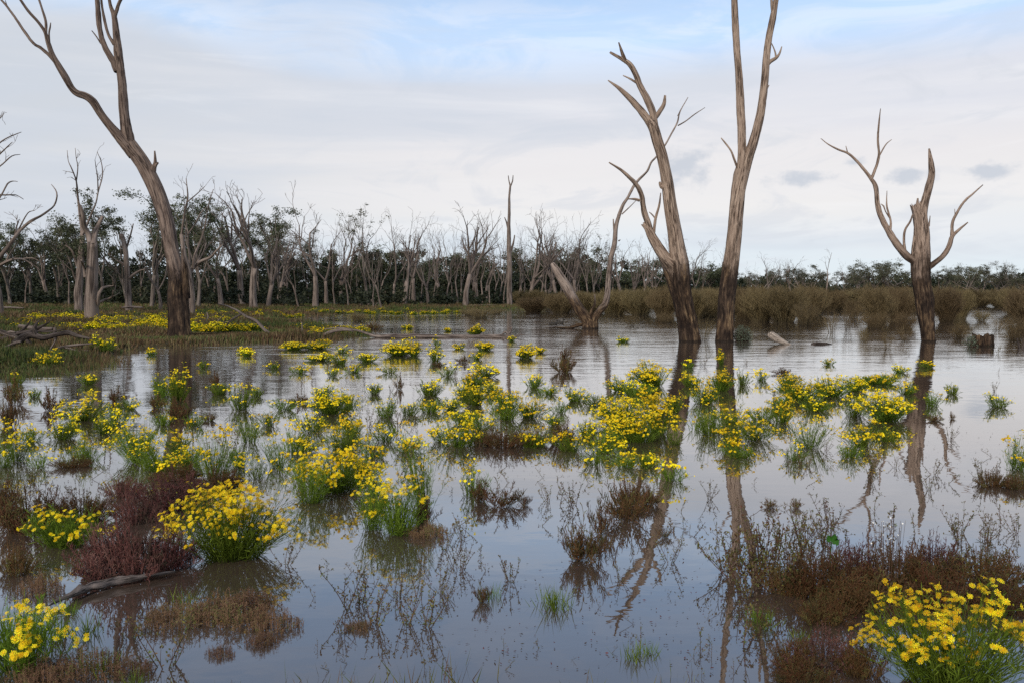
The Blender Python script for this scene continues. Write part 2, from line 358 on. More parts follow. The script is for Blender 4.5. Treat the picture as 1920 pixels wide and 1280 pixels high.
M['lignum'] = plantmat('lignum_stems', [(0, (.090, .064, .032)), (.5, (.150, .107, .052)), (1, (.235, .175, .088))], basec=(.05, .040, .026), trans=.1, rough=.7)
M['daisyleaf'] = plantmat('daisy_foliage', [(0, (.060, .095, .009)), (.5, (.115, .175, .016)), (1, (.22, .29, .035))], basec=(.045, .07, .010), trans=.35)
M['bloom'] = plantmat('yellow_petals', [(0, (.60, .34, .004)), (.10, (.82, .54, .004)), (.5, (.91, .665, .007)), (1, (.96, .77, .025))], trans=.25, rough=.6)
M['disc'] = plantmat('orange_disc', [(0, (.55, .27, .004)), (1, (.75, .42, .008))], trans=0, rough=.8)
M['bud'] = plantmat('green_buds', [(0, (.16, .22, .02)), (1, (.38, .36, .03))], trans=.1)
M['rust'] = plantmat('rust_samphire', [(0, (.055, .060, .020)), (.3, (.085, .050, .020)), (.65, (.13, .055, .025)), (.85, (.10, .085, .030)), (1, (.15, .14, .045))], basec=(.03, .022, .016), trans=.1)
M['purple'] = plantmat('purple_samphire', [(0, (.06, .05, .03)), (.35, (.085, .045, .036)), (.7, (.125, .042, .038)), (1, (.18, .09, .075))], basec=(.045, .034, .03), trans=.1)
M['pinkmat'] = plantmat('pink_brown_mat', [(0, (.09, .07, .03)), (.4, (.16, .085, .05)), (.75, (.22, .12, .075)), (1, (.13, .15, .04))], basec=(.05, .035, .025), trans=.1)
M['sprig'] = plantmat('sprig_leaves', [(0, (.065, .085, .025)), (.45, (.09, .105, .03)), (.7, (.12, .055, .03)), (1, (.16, .19, .04))], trans=.2)
M['twig'] = plantmat('sprig_stem', [(0, (.06, .035, .024)), (1, (.12, .065, .045))], trans=0)
M['grey'] = plantmat('grey_green_leaves', [(0, (.06, .075, .05)), (1, (.15, .18, .12))], trans=.15)
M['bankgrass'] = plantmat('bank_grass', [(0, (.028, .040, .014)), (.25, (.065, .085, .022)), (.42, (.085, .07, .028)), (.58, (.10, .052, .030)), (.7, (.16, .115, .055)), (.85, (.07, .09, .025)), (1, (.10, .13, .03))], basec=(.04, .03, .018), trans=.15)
M['white'] = plantmat('tiny_white_flowers', [(0, (.6, .55, .5)), (1, (.8, .78, .72))], trans=.1)
M['pad'] = plantmat('broad_leaf', [(0, (.03, .09, .012)), (1, (.04, .11, .015))], trans=.2)
M['duck'] = plantmat('duck_feathers', [(0, (.03, .025, .02)), (1, (.10, .085, .07))], trans=0)
# ground
m, b, o = newmat('ground_soil'); p = wpos()
a1 = noise(p, .35, 5, .6); a2 = noise(p, 3., 5, .65); a3 = noise(p, .012, 3, .5)
c = ramp(a1, [(.3, (.055, .04, .026)), (.5, (.075, .062, .03)), (.62, (.06, .07, .024)), (.75, (.11, .08, .05))])
c = mixc(mr(a2, .4, .7, 0, .6), c, (.035, .028, .018, 1))
ln = nt.nodes.new('ShaderNodeVectorMath'); ln.operation = 'LENGTH'; nt.links.new(p, ln.inputs[0])
c = mixc(mth('MULTIPLY', mr(ln.outputs['Value'], 220, 300), .9), c, (.10, .14, .045, 1))
nt.links.new(c, b.inputs['Base Color']); b.inputs['Roughness'].default_value = .95; b.inputs['Specular IOR Level'].default_value = .1
bump(a2, .8, .05, b); M['ground'] = m
# water: turbid, calm near the plants, wind ripples in the open
m, b, o = newmat('muddy_water'); p = wpos(); sx = nt.nodes.new('ShaderNodeSeparateXYZ'); nt.links.new(p, sx.inputs[0])
w1 = noise(vscale(p, (.55, 1, 1)), 5.0, 3, .5, .3); w2 = noise(vscale(p, (.35, 1, 1)), 1.3, 3, .55, .2); w3 = noise(vscale(p, (.8, 1, 1)), 14., 2, .5)
patch = noise(vscale(p, (.5, 1, 1)), .16, 3, .5)
far = mr(sx.outputs[1], 9, 26); rough_ = mth('ADD', .07, mth('MULTIPLY', far, mr(patch, .35, .65, .35, .95)))
hh = mth('ADD', mth('MULTIPLY', w1, .35), mth('ADD', mth('MULTIPLY', w2, 1.0), mth('MULTIPLY', w3, .05)))
bn = nt.nodes.new('ShaderNodeBump'); setin(bn, {'Height': mth('MULTIPLY', hh, rough_), 'Strength': 1., 'Distance': .028}); nt.links.new(bn.outputs[0], b.inputs['Normal'])
mud = noise(vscale(p, (.6, 1, 1)), .5, 4, .5)
nt.links.new(ramp(mud, [(.3, (.046, .031, .022)), (.7, (.066, .046, .033))]), b.inputs['Base Color'])
b.inputs['Roughness'].default_value = .6; b.inputs['IOR'].default_value = 1.33; b.inputs['Specular IOR Level'].default_value = 0.; 
lw = nt.nodes.new('ShaderNodeLayerWeight'); lw.inputs[0].default_value = .5; nt.links.new(bn.outputs[0], lw.inputs['Normal'])
fr = mth('ADD', .065, mth('MULTIPLY', mth('POWER', lw.outputs['Facing'], 2.9), .90)); gl = nt.nodes.new('ShaderNodeBsdfGlossy'); nt.links.new(bn.outputs[0], gl.inputs['Normal']); setin(gl, {'Color': (1, 1, 1, 1), 'Roughness': mth('ADD', .015, mth('MULTIPLY', far, .05))})
ms = nt.nodes.new('ShaderNodeMixShader'); nt.links.new(fr, ms.inputs[0]); nt.links.new(b.outputs[0], ms.inputs[1]); nt.links.new(gl.outputs[0], ms.inputs[2]); nt.links.new(ms.outputs[0], o.inputs[0])
M['water'] = m

# ------------------------------------------------------------------ ground and water
def build_ground():
    r = np.concatenate([[.02], np.geomspace(.6, 3500, 300)])
    a = np.radians(np.concatenate([np.linspace(-180, -42, 30)[:-1], np.linspace(-42, 42, 330), np.linspace(42, 180, 30)[1:-1]]))
    Rg, Ag = np.meshgrid(r, a, indexing='ij'); X = Rg*np.sin(Ag); Y = Rg*np.cos(Ag); Z = gz(X.ravel(), Y.ravel()).reshape(X.shape)
    V = np.stack([X, Y, Z], -1).reshape(-1, 3); na = len(a); i = np.arange(len(r)-1)[:, None]*na; k = np.arange(na)[None]; k2 = (k+1) % na
    mb = MB(); mb.add(V, np.stack([i+k, i+na+k, i+na+k2, i+k2], -1).reshape(-1, 4), (0, 0, 0))
    setting('ground', mb.mesh('ground', M['ground']))
    mb = MB(); mb.add([(-700, -12, 0), (900, -12, 0), (900, 620, 0), (-700, 620, 0)], [[0, 1, 2, 3]], (0, 0, 0)); setting('water', mb.mesh('water', M['water'], smooth=False))
build_ground()

# ------------------------------------------------------------------ the large dead trees, traced limb by limb
def strokes_tree(name, label, cat, base, d, mat, trunks, limbs, group=None, seed=0, step=.07, dep=.6, twig=None, pname='limb', jag=.0, rough=.20):
    b = np.array(base, float); root = thing(name, label, cat, b, group); rs = np.random.RandomState(seed)
    done = []
    def path(st):
        y0 = st[0][3] if len(st[0]) > 3 else 0.
        if done: q = np.concatenate(done); y0 += q[np.argmin(np.hypot(q[:, 0]-st[0][0], q[:, 1]-st[0][1])), 2]-d
        dl = np.concatenate([[0], np.cumsum([math.hypot(st[i+1][0]-st[i][0], st[i+1][1]-st[i][1])*d/F for i in range(len(st)-1)])]); off = y0+rs.normal(0, dep*.4)*dl*np.minimum(1, dl/2.)*.5+rs.normal(0, .02, len(st))*(dl > 0)
        P = []; R = []
        for i, s in enumerate(st):
            Y = d+off[i] if i else d+y0; P.append(atd(s[0], s[1], Y)); R.append(max(s[2], .8)*.5*Y/F)
        P, R = catmull(P, R, step); cz = P[:, 1]*cos(PITCH)-(P[:, 2]-HC)*sin(PITCH)
        done.append(np.stack([960+F*P[:, 0]/cz, 640-F*(P[:, 1]*sin(PITCH)+(P[:, 2]-HC)*cos(PITCH))/cz, P[:, 1]], -1)); return P, R
    for gi, (nm, sets) in enumerate([('trunk', trunks), (pname, limbs)]):
        mb = MB()
        for si, st in enumerate(sets):
            if nm != 'trunk': mb = MB()
            P, R = path(st)
            if nm == 'trunk' and si == 0:
                R = R*(1+.25*np.exp(-(P[:, 2]-P[0, 2])/.25))
            sides = 48 if R.max() > .15 else (14 if R.max() > .05 else 8)
            tube(mb, P, R, sides, seed*13+si*7+gi, rough if R.max() > .05 else .12, rnd=seed*3.1+si*1.7+gi, jag=jag*R[-1]*2 if R[-1] > .03 else 0)
            if nm != 'trunk': part(pname, mb.mesh(nm, mat, b), root)
        if nm == 'trunk': part('trunk', mb.mesh('trunk', mat, b), root)
    return root
g = atg(338, 632); g[2] -= .1
strokes_tree('dead_tree', 'tall leaning forked dead tree on the left bank with a charred base', 'tree', (g[0], g[1], g[2]), g[1], M['barkB'],
  [[(338, 652, 54), (338, 636, 46), (337, 615, 39), (336, 590, 38), (334, 556, 37), (333, 527, 34), (328, 500, 30), (321, 468, 27), (314, 428, 27), (302, 382, 27), (288, 345, 27), (268, 308, 27), (247, 278, 26), (240, 266, 22)], [(350, 560, 14), (348, 530, 13), (346, 503, 10), (343, 484, 6), (342, 466, 2)]],
  [[(243, 280, 22), (240, 262, 22), (233, 215, 18), (229, 165, 16), (226, 130, 15), (221, 95, 15), (217, 55, 12), (214, 30, 9), (207, 10, 6), (202, -20, 5)],
   [(214, 38, 7), (221, 12, 6), (229, -8, 6), (234, -40, 5)],
   [(220, 135, 12), (214, 118, 12), (204, 102, 11), (195, 84, 10), (188, 60, 9), (185, 35, 9), (183, 8, 9), (180, -40, 8)],
   [(214, 84, 6), (203, 65, 5), (196, 38, 5), (191, 10, 4), (189, -20, 3)], [(189, 82, 3), (180, 68, 2.4), (172, 58, 1.5)],
   [(215, 118, 4), (207, 103, 3), (202, 97, 2)],
   [(252, 290, 22), (232, 266, 19), (210, 240, 15), (190, 215, 13), (174, 191, 14), (160, 181, 13), (145, 176, 12), (134, 166, 11), (122, 145, 12), (110, 125, 11), (98, 103, 9), (90, 80, 8), (84, 60, 6), (70, 40, 5), (52, 20, 5), (30, -12, 4)],
   [(86, 66, 5), (86, 42, 5), (79, 18, 4), (70, -10, 4)], [(93, 84, 3.4), (92, 62, 3), (94, 52, 3), (95, 43, 1.6)],
   [(106, 120, 6), (92, 104, 6), (76, 90, 6), (63, 82, 5), (46, 60, 5), (28, 33, 4), (10, 9, 4), (-12, -16, 3)], [(17, 20, 2.4), (12, 8, 1.8), (10, 1, 1)],
   [(282, 335, 14), (287, 318, 11), (291, 305, 6), (290, 283, 2.6)], [(289, 318, 6), (293, 309, 5), (297, 305, 3)]],
  seed=1, dep=.9, rough=.22)
g = atz(1294, 641); d0 = g[1]+.3
strokes_tree('dead_tree', 'thick pale left one of the twin dead trees, with broken upper arms', 'tree', (g[0], d0, -.3), d0, M['barkA'],
  [[(1296, 658, 40), (1294, 641, 38), (1289, 605, 37), (1283, 578, 36), (1279, 555, 36), (1276, 530, 38), (1274, 500, 35), (1270, 468, 29), (1264, 425, 24), (1257, 383, 22), (1252, 345, 21), (1247, 318, 20), (1240, 288, 20), (1232, 262, 20), (1225, 238, 19), (1219, 228, 14)],
   [(1279, 590, 22), (1270, 562, 20), (1261, 538, 16), (1252, 512, 15), (1242, 488, 10), (1234, 470, 5)]],
  [[(1272, 525, 26), (1262, 500, 25), (1247, 483, 21), (1233, 463, 19), (1223, 445, 17), (1216, 430, 14), (1207, 421, 7)],
   [(1222, 440, 12), (1213, 412, 11), (1207, 393, 10), (1203, 368, 9), (1194, 348, 8), (1179, 332, 7), (1163, 318, 5), (1142, 305, 2.4)],
   [(1202, 376, 3.4), (1190, 373, 3), (1176, 374, 1.8)], [(1226, 436, 6), (1229, 410, 5), (1236, 385, 4), (1239, 362, 1.8)], [(1229, 410, 3), (1222, 402, 2.4), (1217, 398, 1.4)],
   [(1230, 252, 17), (1215, 225, 14), (1198, 203, 12), (1182, 186, 10), (1162, 167, 7), (1140, 151, 2)],
   [(1229, 245, 15), (1223, 210, 13), (1212, 185, 12), (1200, 162, 11), (1192, 140, 10), (1181, 121, 9), (1168, 112, 7), (1145, 99, 4)],
   [(1174, 118, 7), (1167, 101, 6), (1160, 80, 2.4)], [(1197, 158, 5), (1186, 151, 4), (1177, 146, 3), (1168, 142, 2)],
   [(1228, 222, 9), (1237, 210, 8), (1245, 196, 7), (1247, 181, 4)], [(1245, 352, 10), (1240, 350, 8), (1237, 343, 4)], [(1257, 425, 6), (1251, 422, 4)],
   [(1281, 545, 12), (1284, 530, 12), (1290, 512, 5)]],
  group='twin dead trees standing in the water', seed=2, dep=.7, jag=.6, rough=.24)
g = atz(1358, 641)
strokes_tree('dead_tree', 'right one of the twin dead trees, straight trunk forking into two tall limbs', 'tree', (g[0], g[1]+.25, -.3), g[1]+.25, M['barkA'],
  [[(1358, 658, 34), (1358, 641, 31), (1360, 605, 31), (1362, 565, 30), (1367, 520, 29), (1372, 480, 28), (1377, 435, 27), (1380, 400, 26), (1384, 362, 26), (1390, 330, 27), (1396, 308, 24), (1402, 292, 18)]],
  [[(1388, 335, 18), (1391, 300, 16), (1391, 262, 15), (1389, 215, 15), (1386, 150, 13), (1382, 100, 12), (1379, 50, 12), (1377, 0, 11), (1374, -70, 10)],
   [(1394, 330, 20), (1401, 300, 20), (1412, 270, 18), (1421, 235, 16), (1428, 200, 15), (1434, 150, 14), (1437, 110, 13), (1442, 70, 12), (1449, 35, 12), (1454, 5, 10), (1462, -45, 8)],
   [(1450, 32, 6), (1447, 8, 5), (1445, -35, 4)],
   [(1436, 128, 7), (1443, 117, 7), (1455, 109, 6), (1461, 102, 4), (1466, 88, 2)], [(1455, 109, 4), (1453, 97, 3), (1447, 82, 1.6)],
   [(1437, 168, 4), (1442, 160, 1.6)], [(1384, 318, 5), (1377, 300, 4.4), (1371, 284, 3.6), (1361, 270, 3.4), (1352, 259, 2)]],
  group='twin dead trees standing in the water', seed=3, dep=.7, rough=.16)
g = atz(1105, 617)
strokes_tree('dead_tree', 'low dead tree in the water splitting into a V of two leaning trunks', 'tree', (g[0], g[1]+.3, -.3), g[1]+.3, M['barkV'],
  [[(1106, 628, 26), (1106, 617, 28), (1104, 605, 24), (1096, 594, 20), (1084, 577, 19), (1072, 556, 18), (1062, 538, 18), (1051, 520, 16), (1043, 507, 14), (1035, 494, 8)],
   [(1112, 628, 20), (1113, 612, 18), (1115, 597, 15), (1124, 583, 13), (1134, 571, 12), (1139, 550, 11), (1142, 515, 10), (1145, 485, 9.5), (1152, 458, 9), (1154, 432, 8), (1157, 416, 7), (1163, 398, 6)]],
  [[(1160, 405, 7), (1168, 385, 6), (1178, 369, 5), (1188, 350, 5), (1198, 337, 4.6), (1213, 322, 4), (1221, 305, 3.4), (1230, 295, 3.4), (1246, 274, 3.2), (1260, 249, 3), (1270, 230, 3), (1275, 210, 2.4), (1290, 183, 1.2)],
   [(1271, 236, 2.4), (1285, 228, 2.2), (1302, 215, 2), (1322, 202, 1)], [(1276, 208, 1.6), (1270, 218, 1.2)], [(1153, 445, 4), (1151, 428, 3.6), (1150, 411, 2)],
   [(1166, 402, 2.4), (1178, 391, 2), (1192, 377, 1.2)], [(1175, 373, 2.6), (1186, 374, 2.4), (1199, 378, 2)], [(1160, 452, 3), (1163, 450, 1.6)],
   [(1108, 612, 12), (1107, 596, 8), (1109, 583, 6), (1115, 571, 4.4), (1115, 552, 1.6)],
   [(1098, 606, 7, .1), (1082, 611, 6), (1066, 615, 5), (1045, 614, 3), (1030, 615, 1.6)], [(1085, 607, 4, .3), (1070, 613, 3), (1058, 617, 2)], [(1117, 618, 5), (1126, 621, 4), (1134, 622, 1.5)]],
  seed=4, dep=.8, rough=.18)
g = atz(1741, 641)
strokes_tree('dead_tree', 'stout broken-topped dead tree in the water at right with a thin curved arm each side', 'tree', (g[0], g[1]+.25, -.3), g[1]+.25, M['barkR'],
  [[(1743, 658, 28), (1742, 641, 26), (1739, 612, 27), (1736, 588, 30), (1733, 562, 34), (1729, 535, 33), (1727, 500, 33), (1727, 465, 31), (1727, 430, 28), (1724, 405, 25), (1720, 393, 18)],
   [(1732, 430, 18), (1731, 400, 17), (1734, 378, 15), (1742, 352, 14), (1747, 328, 12), (1745, 305, 9), (1742, 279, 3)],
   [(1722, 415, 10), (1720, 390, 7), (1721, 372, 3)]],
  [[(1728, 500, 16), (1712, 489, 14), (1698, 478, 13), (1684, 461, 13), (1670, 440, 12), (1656, 415, 10), (1646, 388, 9), (1642, 352, 8), (1633, 335, 6.5), (1620, 318, 5), (1606, 302, 5), (1590, 288, 4.4), (1572, 281, 3.4), (1553, 271, 2.4), (1539, 260, 1)],
   [(1633, 337, 6), (1641, 318, 5), (1648, 292, 4.4), (1646, 262, 3.6), (1648, 232, 3), (1651, 204, 1.2)], [(1648, 294, 3), (1658, 276, 2.4), (1664, 268, 1.8), (1672, 262, 1)],
   [(1590, 290, 2.6), (1586, 274, 1.2)], [(1613, 312, 3), (1614, 307, 1.4)], [(1668, 437, 6), (1670, 415, 4), (1663, 388, 3), (1663, 358, 1)],
   [(1667, 408, 2.4), (1660, 396, 2.2), (1657, 387, 3), (1652, 383, 1.4)],
   [(1699, 480, 6), (1695, 455, 4.4), (1697, 432, 4), (1707, 415, 3.4), (1711, 402, 1.8)],
   [(1738, 504, 12), (1752, 494, 10), (1768, 480, 9), (1779, 462, 8), (1785, 444, 7), (1797, 432, 5), (1815, 417, 2)],
   [(1785, 446, 6), (1786, 418, 5.4), (1796, 396, 4.4), (1810, 376, 4), (1825, 363, 3.4), (1843, 347, 1.6)], [(1791, 405, 2), (1790, 392, 1)], [(1742, 425, 3), (1744, 405, 1.4)]],
  seed=5, dep=.7, jag=.8, rough=.30)

# ------------------------------------------------------------------ label helper: anchors a viewer can find in the photograph
ANCH = [(336, 625, 'the leaning dead tree'), (800, 632, 'the long fallen log'), (1105, 617, 'the V-shaped tree'), (1292, 641, 'the left twin tree'),
        (1358, 641, 'the right twin tree'), (1741, 641, 'the broken-topped tree'), (1852, 648, 'the stump'), (1190, 800, 'the largest mid-water daisies'),
        (620, 900, 'the green daisy mound'), (425, 1040, 'the big foreground daisy bush'), (235, 1060, 'the purple samphire mound'), (1700, 1090, 'the wide rust samphire bed'),
        (1660, 775, 'the bright right-hand daisies'), (1180, 970, 'the red spreading samphire'), (180, 1105, 'the charred driftwood'), (955, 820, 'the dark mid-water samphire'),
        (60, 640, 'the fallen branches at far left'), (1790, 1250, 'the bottom right daisies'), (735, 985, 'the tall central daisy bush'), (1060, 690, 'the dark mossy hummock')]
PEND = {}
def rel(px, py, skip=None):
    best = sorted((math.hypot(px-a, (py-b)*1.6), n, px-a, py-b) for a, b, n in ANCH if n != skip)[:1][0]
    _, n, ax, ay = best
    if abs(ax) > abs(ay)*2.2: w = 'left of' if ax < 0 else 'right of'
    elif ay > 0: w = 'in front of' if abs(ax) < abs(ay)*.6 else ('front left of' if ax < 0 else 'front right of')
    else: w = 'behind' if abs(ax) < abs(ay)*.6 else ('behind and left of' if ax < 0 else 'behind and right of')
    return f'{w} {n}'
def auto(o, look, px, py, skip=None):
    PEND.setdefault(f'{look} {rel(px, py, skip)}', []).append((py, px, o))
ORD = ['nearest', 'second nearest', 'third nearest', 'fourth nearest', 'fifth nearest', 'sixth nearest', 'seventh nearest', 'eighth nearest', 'ninth nearest', 'tenth nearest']
def flush_labels():
    for lab, lst in PEND.items():
        lab = ' '.join(lab.split())
        if len(lst) == 1: lst[0][2]['label'] = lab; continue
        far = all(t[0] == 560 for t in lst)
        lst.sort(key=(lambda t: t[1]) if far else (lambda t: -t[0])); n = len(lst)
        for i, (_, _, o) in enumerate(lst):
            if n > 10: o['label'] = lab; o['group'] = lab
            elif far: w = ['leftmost', 'second from left', 'third from left', 'fourth from left', 'fifth from left', 'sixth from left', 'seventh from left', 'eighth from left', 'ninth from left'][min(i, 8)] if i < n-1 else 'rightmost'
            else: w = 'farthest' if i == n-1 else ORD[i]
            if n <= 10: o['label'] = lab+', '+w
    for o in S.objects:
        if len(o.get('label', '').split()) > 16: print('LONG', o.name, o['label'])

# ------------------------------------------------------------------ fallen wood, stump, floating pieces
def wood(name, label, cat, sets, Y, mat, base=None, group=None, seed=0, rough=.22, jag=.0, parts=None, step=.06):
    """sets: list of strokes (px, py, w [, dy]); the first is the body, the others are its branches"""
    p0 = atd(sets[0][0][0], sets[0][0][1], Y) if Y > 0 else atz(sets[0][0][0], sets[0][0][1], -Y); b = np.array([p0[0], p0[1], max(0., p0[2])])
    root = thing(name, label, cat, b, group); rs = np.random.RandomState(seed)
    for si, st in enumerate(sets):
        mb = MB(); P = []; R = []
        for s in st:
            yy = (Y if Y > 0 else atz(s[0], s[1], -Y)[1])+(s[3] if len(s) > 3 else 0.); P.append(atd(s[0], s[1], yy)); R.append(s[2]*.5*yy/F)
        P, R = catmull(P, R, step); tube(mb, P, R, 14 if R.max() > .03 else 8, seed*5+si, rough, rnd=seed+si*.7, jag=jag*R[-1])
        nm = 'trunk' if si == 0 else (parts or 'branch'); part(nm, mb.mesh(nm, mat, b), root)
    return root
wood('fallen_log', 'long thin fallen log lying across the water in front of the far bank', 'log',
     [[(960, 634, 9), (940, 631, 9), (900, 631, 7, .1), (840, 631, 8), (780, 630, 8), (735, 630, 8, -.1), (707, 631, 7), (687, 625, 5, .2), (667, 619, 4, .3), (637, 615, 3, .4), (608, 617, 2, .5)],
      [(955, 630, 6), (948, 622, 4), (943, 626, 3), (935, 632, 2)], [(948, 632, 6), (957, 622, 4), (960, 612, 2)], [(962, 633, 4), (975, 628, 3), (985, 627, 1)]], 29.6, M['log'], seed=11)
wood('fallen_branch', 'bowed bare branch arching out of the water at the left end of the log', 'branch',
     [[(586, 638, 7), (608, 628, 6), (622, 622, 6), (637, 619, 5), (653, 619, 4), (663, 622, 2)]], 29., M['log'], seed=12)
wood('fallen_branch', 'thin grey branch curving up like an arch over the bank flowers', 'branch',
     [[(513, 632, 7), (499, 621, 6), (491, 613, 6), (480, 602, 6), (462, 594, 5), (445, 583, 4, .3), (425, 574, 3, .4), (410, 571, 2, .5)], [(452, 589, 4), (433, 601, 3.4), (426, 610, 3), (420, 618, 2)]], 30.5, M['log'], seed=13)
wood('fallen_log', 'short pale log with one upright stick at the tip of the bank', 'log',
     [[(534, 630, 5), (560, 628, 5), (590, 629, 3)], [(567, 634, 4), (567, 618, 3), (566, 604, 2)]], 31., M['log'], seed=14)
wood('fallen_log', 'brown log half sunk in grass between the leaning tree and the arched branch', 'log',
     [[(395, 630, 4), (425, 630, 6), (455, 632, 6), (478, 636, 3)]], 29.5, M['log'], seed=15)
wood('fallen_branch', 'dark crooked fallen limb humped over the ground at far left', 'branch',
     [[(10, 668, 16.2), (20, 655, 17.55), (30, 644, 16.2), (43, 634, 14.85), (57, 628, 12.15), (83, 633, 10.8), (103, 628, 9.45), (127, 624, 9.45), (142, 629, 6.75), (158, 633, 5.4), (176, 636, 2.7)],
      [(67, 631, 12.15), (65, 620, 9.45), (66, 611, 6.75), (73, 601, 2.025)], [(50, 637, 8.1), (60, 648, 6.75), (72, 655, 6.75), (82, 661, 4.05)], [(103, 630, 5.4), (104, 640, 4.05), (108, 648, 2.7)]], 22.6, M['wetlog'], seed=16)
wood('fallen_branch', 'pale branch running in from the left edge under the crooked limb', 'branch',
     [[(-14, 616, 9.45), (0, 622, 9.45), (17, 627, 8.1), (33, 634, 6.75), (45, 640, 4.05)], [(10, 625, 5.4), (20, 622, 4.05), (30, 624, 2.7)]], 23.4, M['log'], seed=17)
wood('fallen_branch', 'slim bleached branch at the left edge below the crooked limb', 'branch',
     [[(-10, 662, 6.75), (8, 653, 6.75), (25, 644, 5.4), (40, 640, 4.05)]], 22., M['log'], seed=18)
wood('fallen_log', 'short log with broken end behind the crooked limb at far left', 'log',
     [[(35, 612, 6.75), (55, 614, 8.1), (78, 617, 6.75), (100, 617, 6.75)], [(102, 614, 5.4), (103, 620, 5.4), (101, 627, 4.05)]], 25.5, M['log'], seed=19)
wood('fallen_log', 'flat weathered plank-like log at the waterline left of the reeds', 'log',
     [[(106, 657, 4), (130, 656, 5), (150, 657, 4), (166, 657, 2)], [(115, 662, 2), (135, 664, 2.4), (150, 662, 1.4)]], 21.5, M['log'], seed=20)
wood('fallen_log', 'thin far log along the foot of the dark wood at the left edge', 'log', [[(-10, 577, 4), (20, 577, 4), (45, 578, 2)]], 58, M['log'], seed=21, step=.2)
wood('fallen_log', 'heap of dark logs at the foot of the pale far trunk', 'log',
     [[(672, 573, 5), (700, 574, 5), (725, 576, 3)], [(675, 570, 3), (695, 571, 3), (707, 573, 2)], [(698, 580, 2.4), (704, 572, 2.4), (708, 568, 1.4)]], 80, M['log'], seed=22, step=.2)
wood('fallen_log', 'low log on the far bank right of the leafy grey tree', 'log', [[(810, 578, 3), (850, 576, 3.4), (900, 573, 3), (930, 572, 1.5)]], 84, M['log'], seed=23, step=.3)
wood('fallen_log', 'reddish fallen log in shade behind the leaning dead tree', 'log', [[(228, 577, 3), (245, 576, 5), (268, 577, 3)]], 56, M['log'], seed=24, step=.2)
wood('floating_log', 'pale rounded log end tilting up out of the water right of twin trees', 'log',
     [[(1443, 623, 8), (1446, 628, 15), (1456, 635, 14), (1468, 641, 10), (1484, 647, 3)]], 26, M['palelog'], seed=25, rough=.15, step=.03)
wood('floating_log', 'flat dark driftwood on the water right of the tilted log end', 'log',
     [[(1521, 645, 3), (1530, 643, 5), (1545, 644, 5), (1560, 646, 3)]], 26, M['wetlog'], seed=26, step=.04)
wood('post_stub', 'pair of dark broken stakes in the water at the right edge', 'stake',
     [[(1911, 657, 5), (1910, 645, 4), (1907, 634, 2)], [(1917, 655, 5), (1919, 645, 3), (1920, 640, 1.5)]], 24.4, M['wetlog'], seed=27, parts='stake', step=.04)
wood('driftwood_log', 'charred flat driftwood log in shallow water beneath the purple samphire', 'log',
     [[(92, 1134, 2), (108, 1125, 8), (130, 1117, 11), (150, 1107, 19), (170, 1100, 14), (188, 1097, 17), (215, 1089, 12), (245, 1084, 12), (285, 1077, 8), (330, 1071, 4)], [(150, 1106, 7), (172, 1092, 6), (196, 1086, 4), (226, 1080, 2)]], -.03, M['drift'], seed=28, rough=.9, step=.010)
wood('fallen_stick', 'thin bare stick leaning in the leafy shrub left of the samphire bed', 'stick',
     [[(1394, 1040, 3), (1410, 1058, 4), (1425, 1075, 5), (1444, 1092, 4)]], 5.4, M['wetlog'], seed=29, step=.02)
wood('fallen_branch', 'dark forked dead branch tangled behind the crooked limb at far left', 'branch',
     [[(-8, 640, 10.8), (15, 633, 10.8), (35, 625, 8.1), (60, 620, 6.75), (82, 610, 4.05), (95, 602, 2.025)], [(35, 625, 5.4), (50, 612, 4.05), (58, 600, 2.025)], [(15, 633, 6.75), (28, 642, 5.4), (48, 650, 4.05)], [(60, 620, 4.05), (90, 622, 3.24), (120, 618, 1.89)]], 24.2, M['wetlog'], seed=41)
wood('fallen_branch', 'spiky bare branch lying in the shallows below the crooked limb', 'branch',
     [[(60, 668, 6.75), (90, 660, 6.75), (120, 650, 5.4), (150, 646, 4.05), (175, 644, 1.89)], [(90, 660, 4.05), (100, 646, 3.24), (104, 636, 1.89)], [(120, 650, 4.05), (140, 656, 2.7), (160, 662, 1.62)]], 20.6, M['log'], seed=42)
wood('fallen_branch', 'dead branch with upright snags on the bank between the leaning tree and arch', 'branch',
     [[(362, 612, 4), (385, 608, 4), (412, 606, 3), (432, 603, 2)], [(385, 608, 3), (390, 596, 2.4), (388, 586, 1.4)], [(405, 606, 2.4), (414, 597, 2), (420, 590, 1.2)]], 38., M['log'], seed=43)
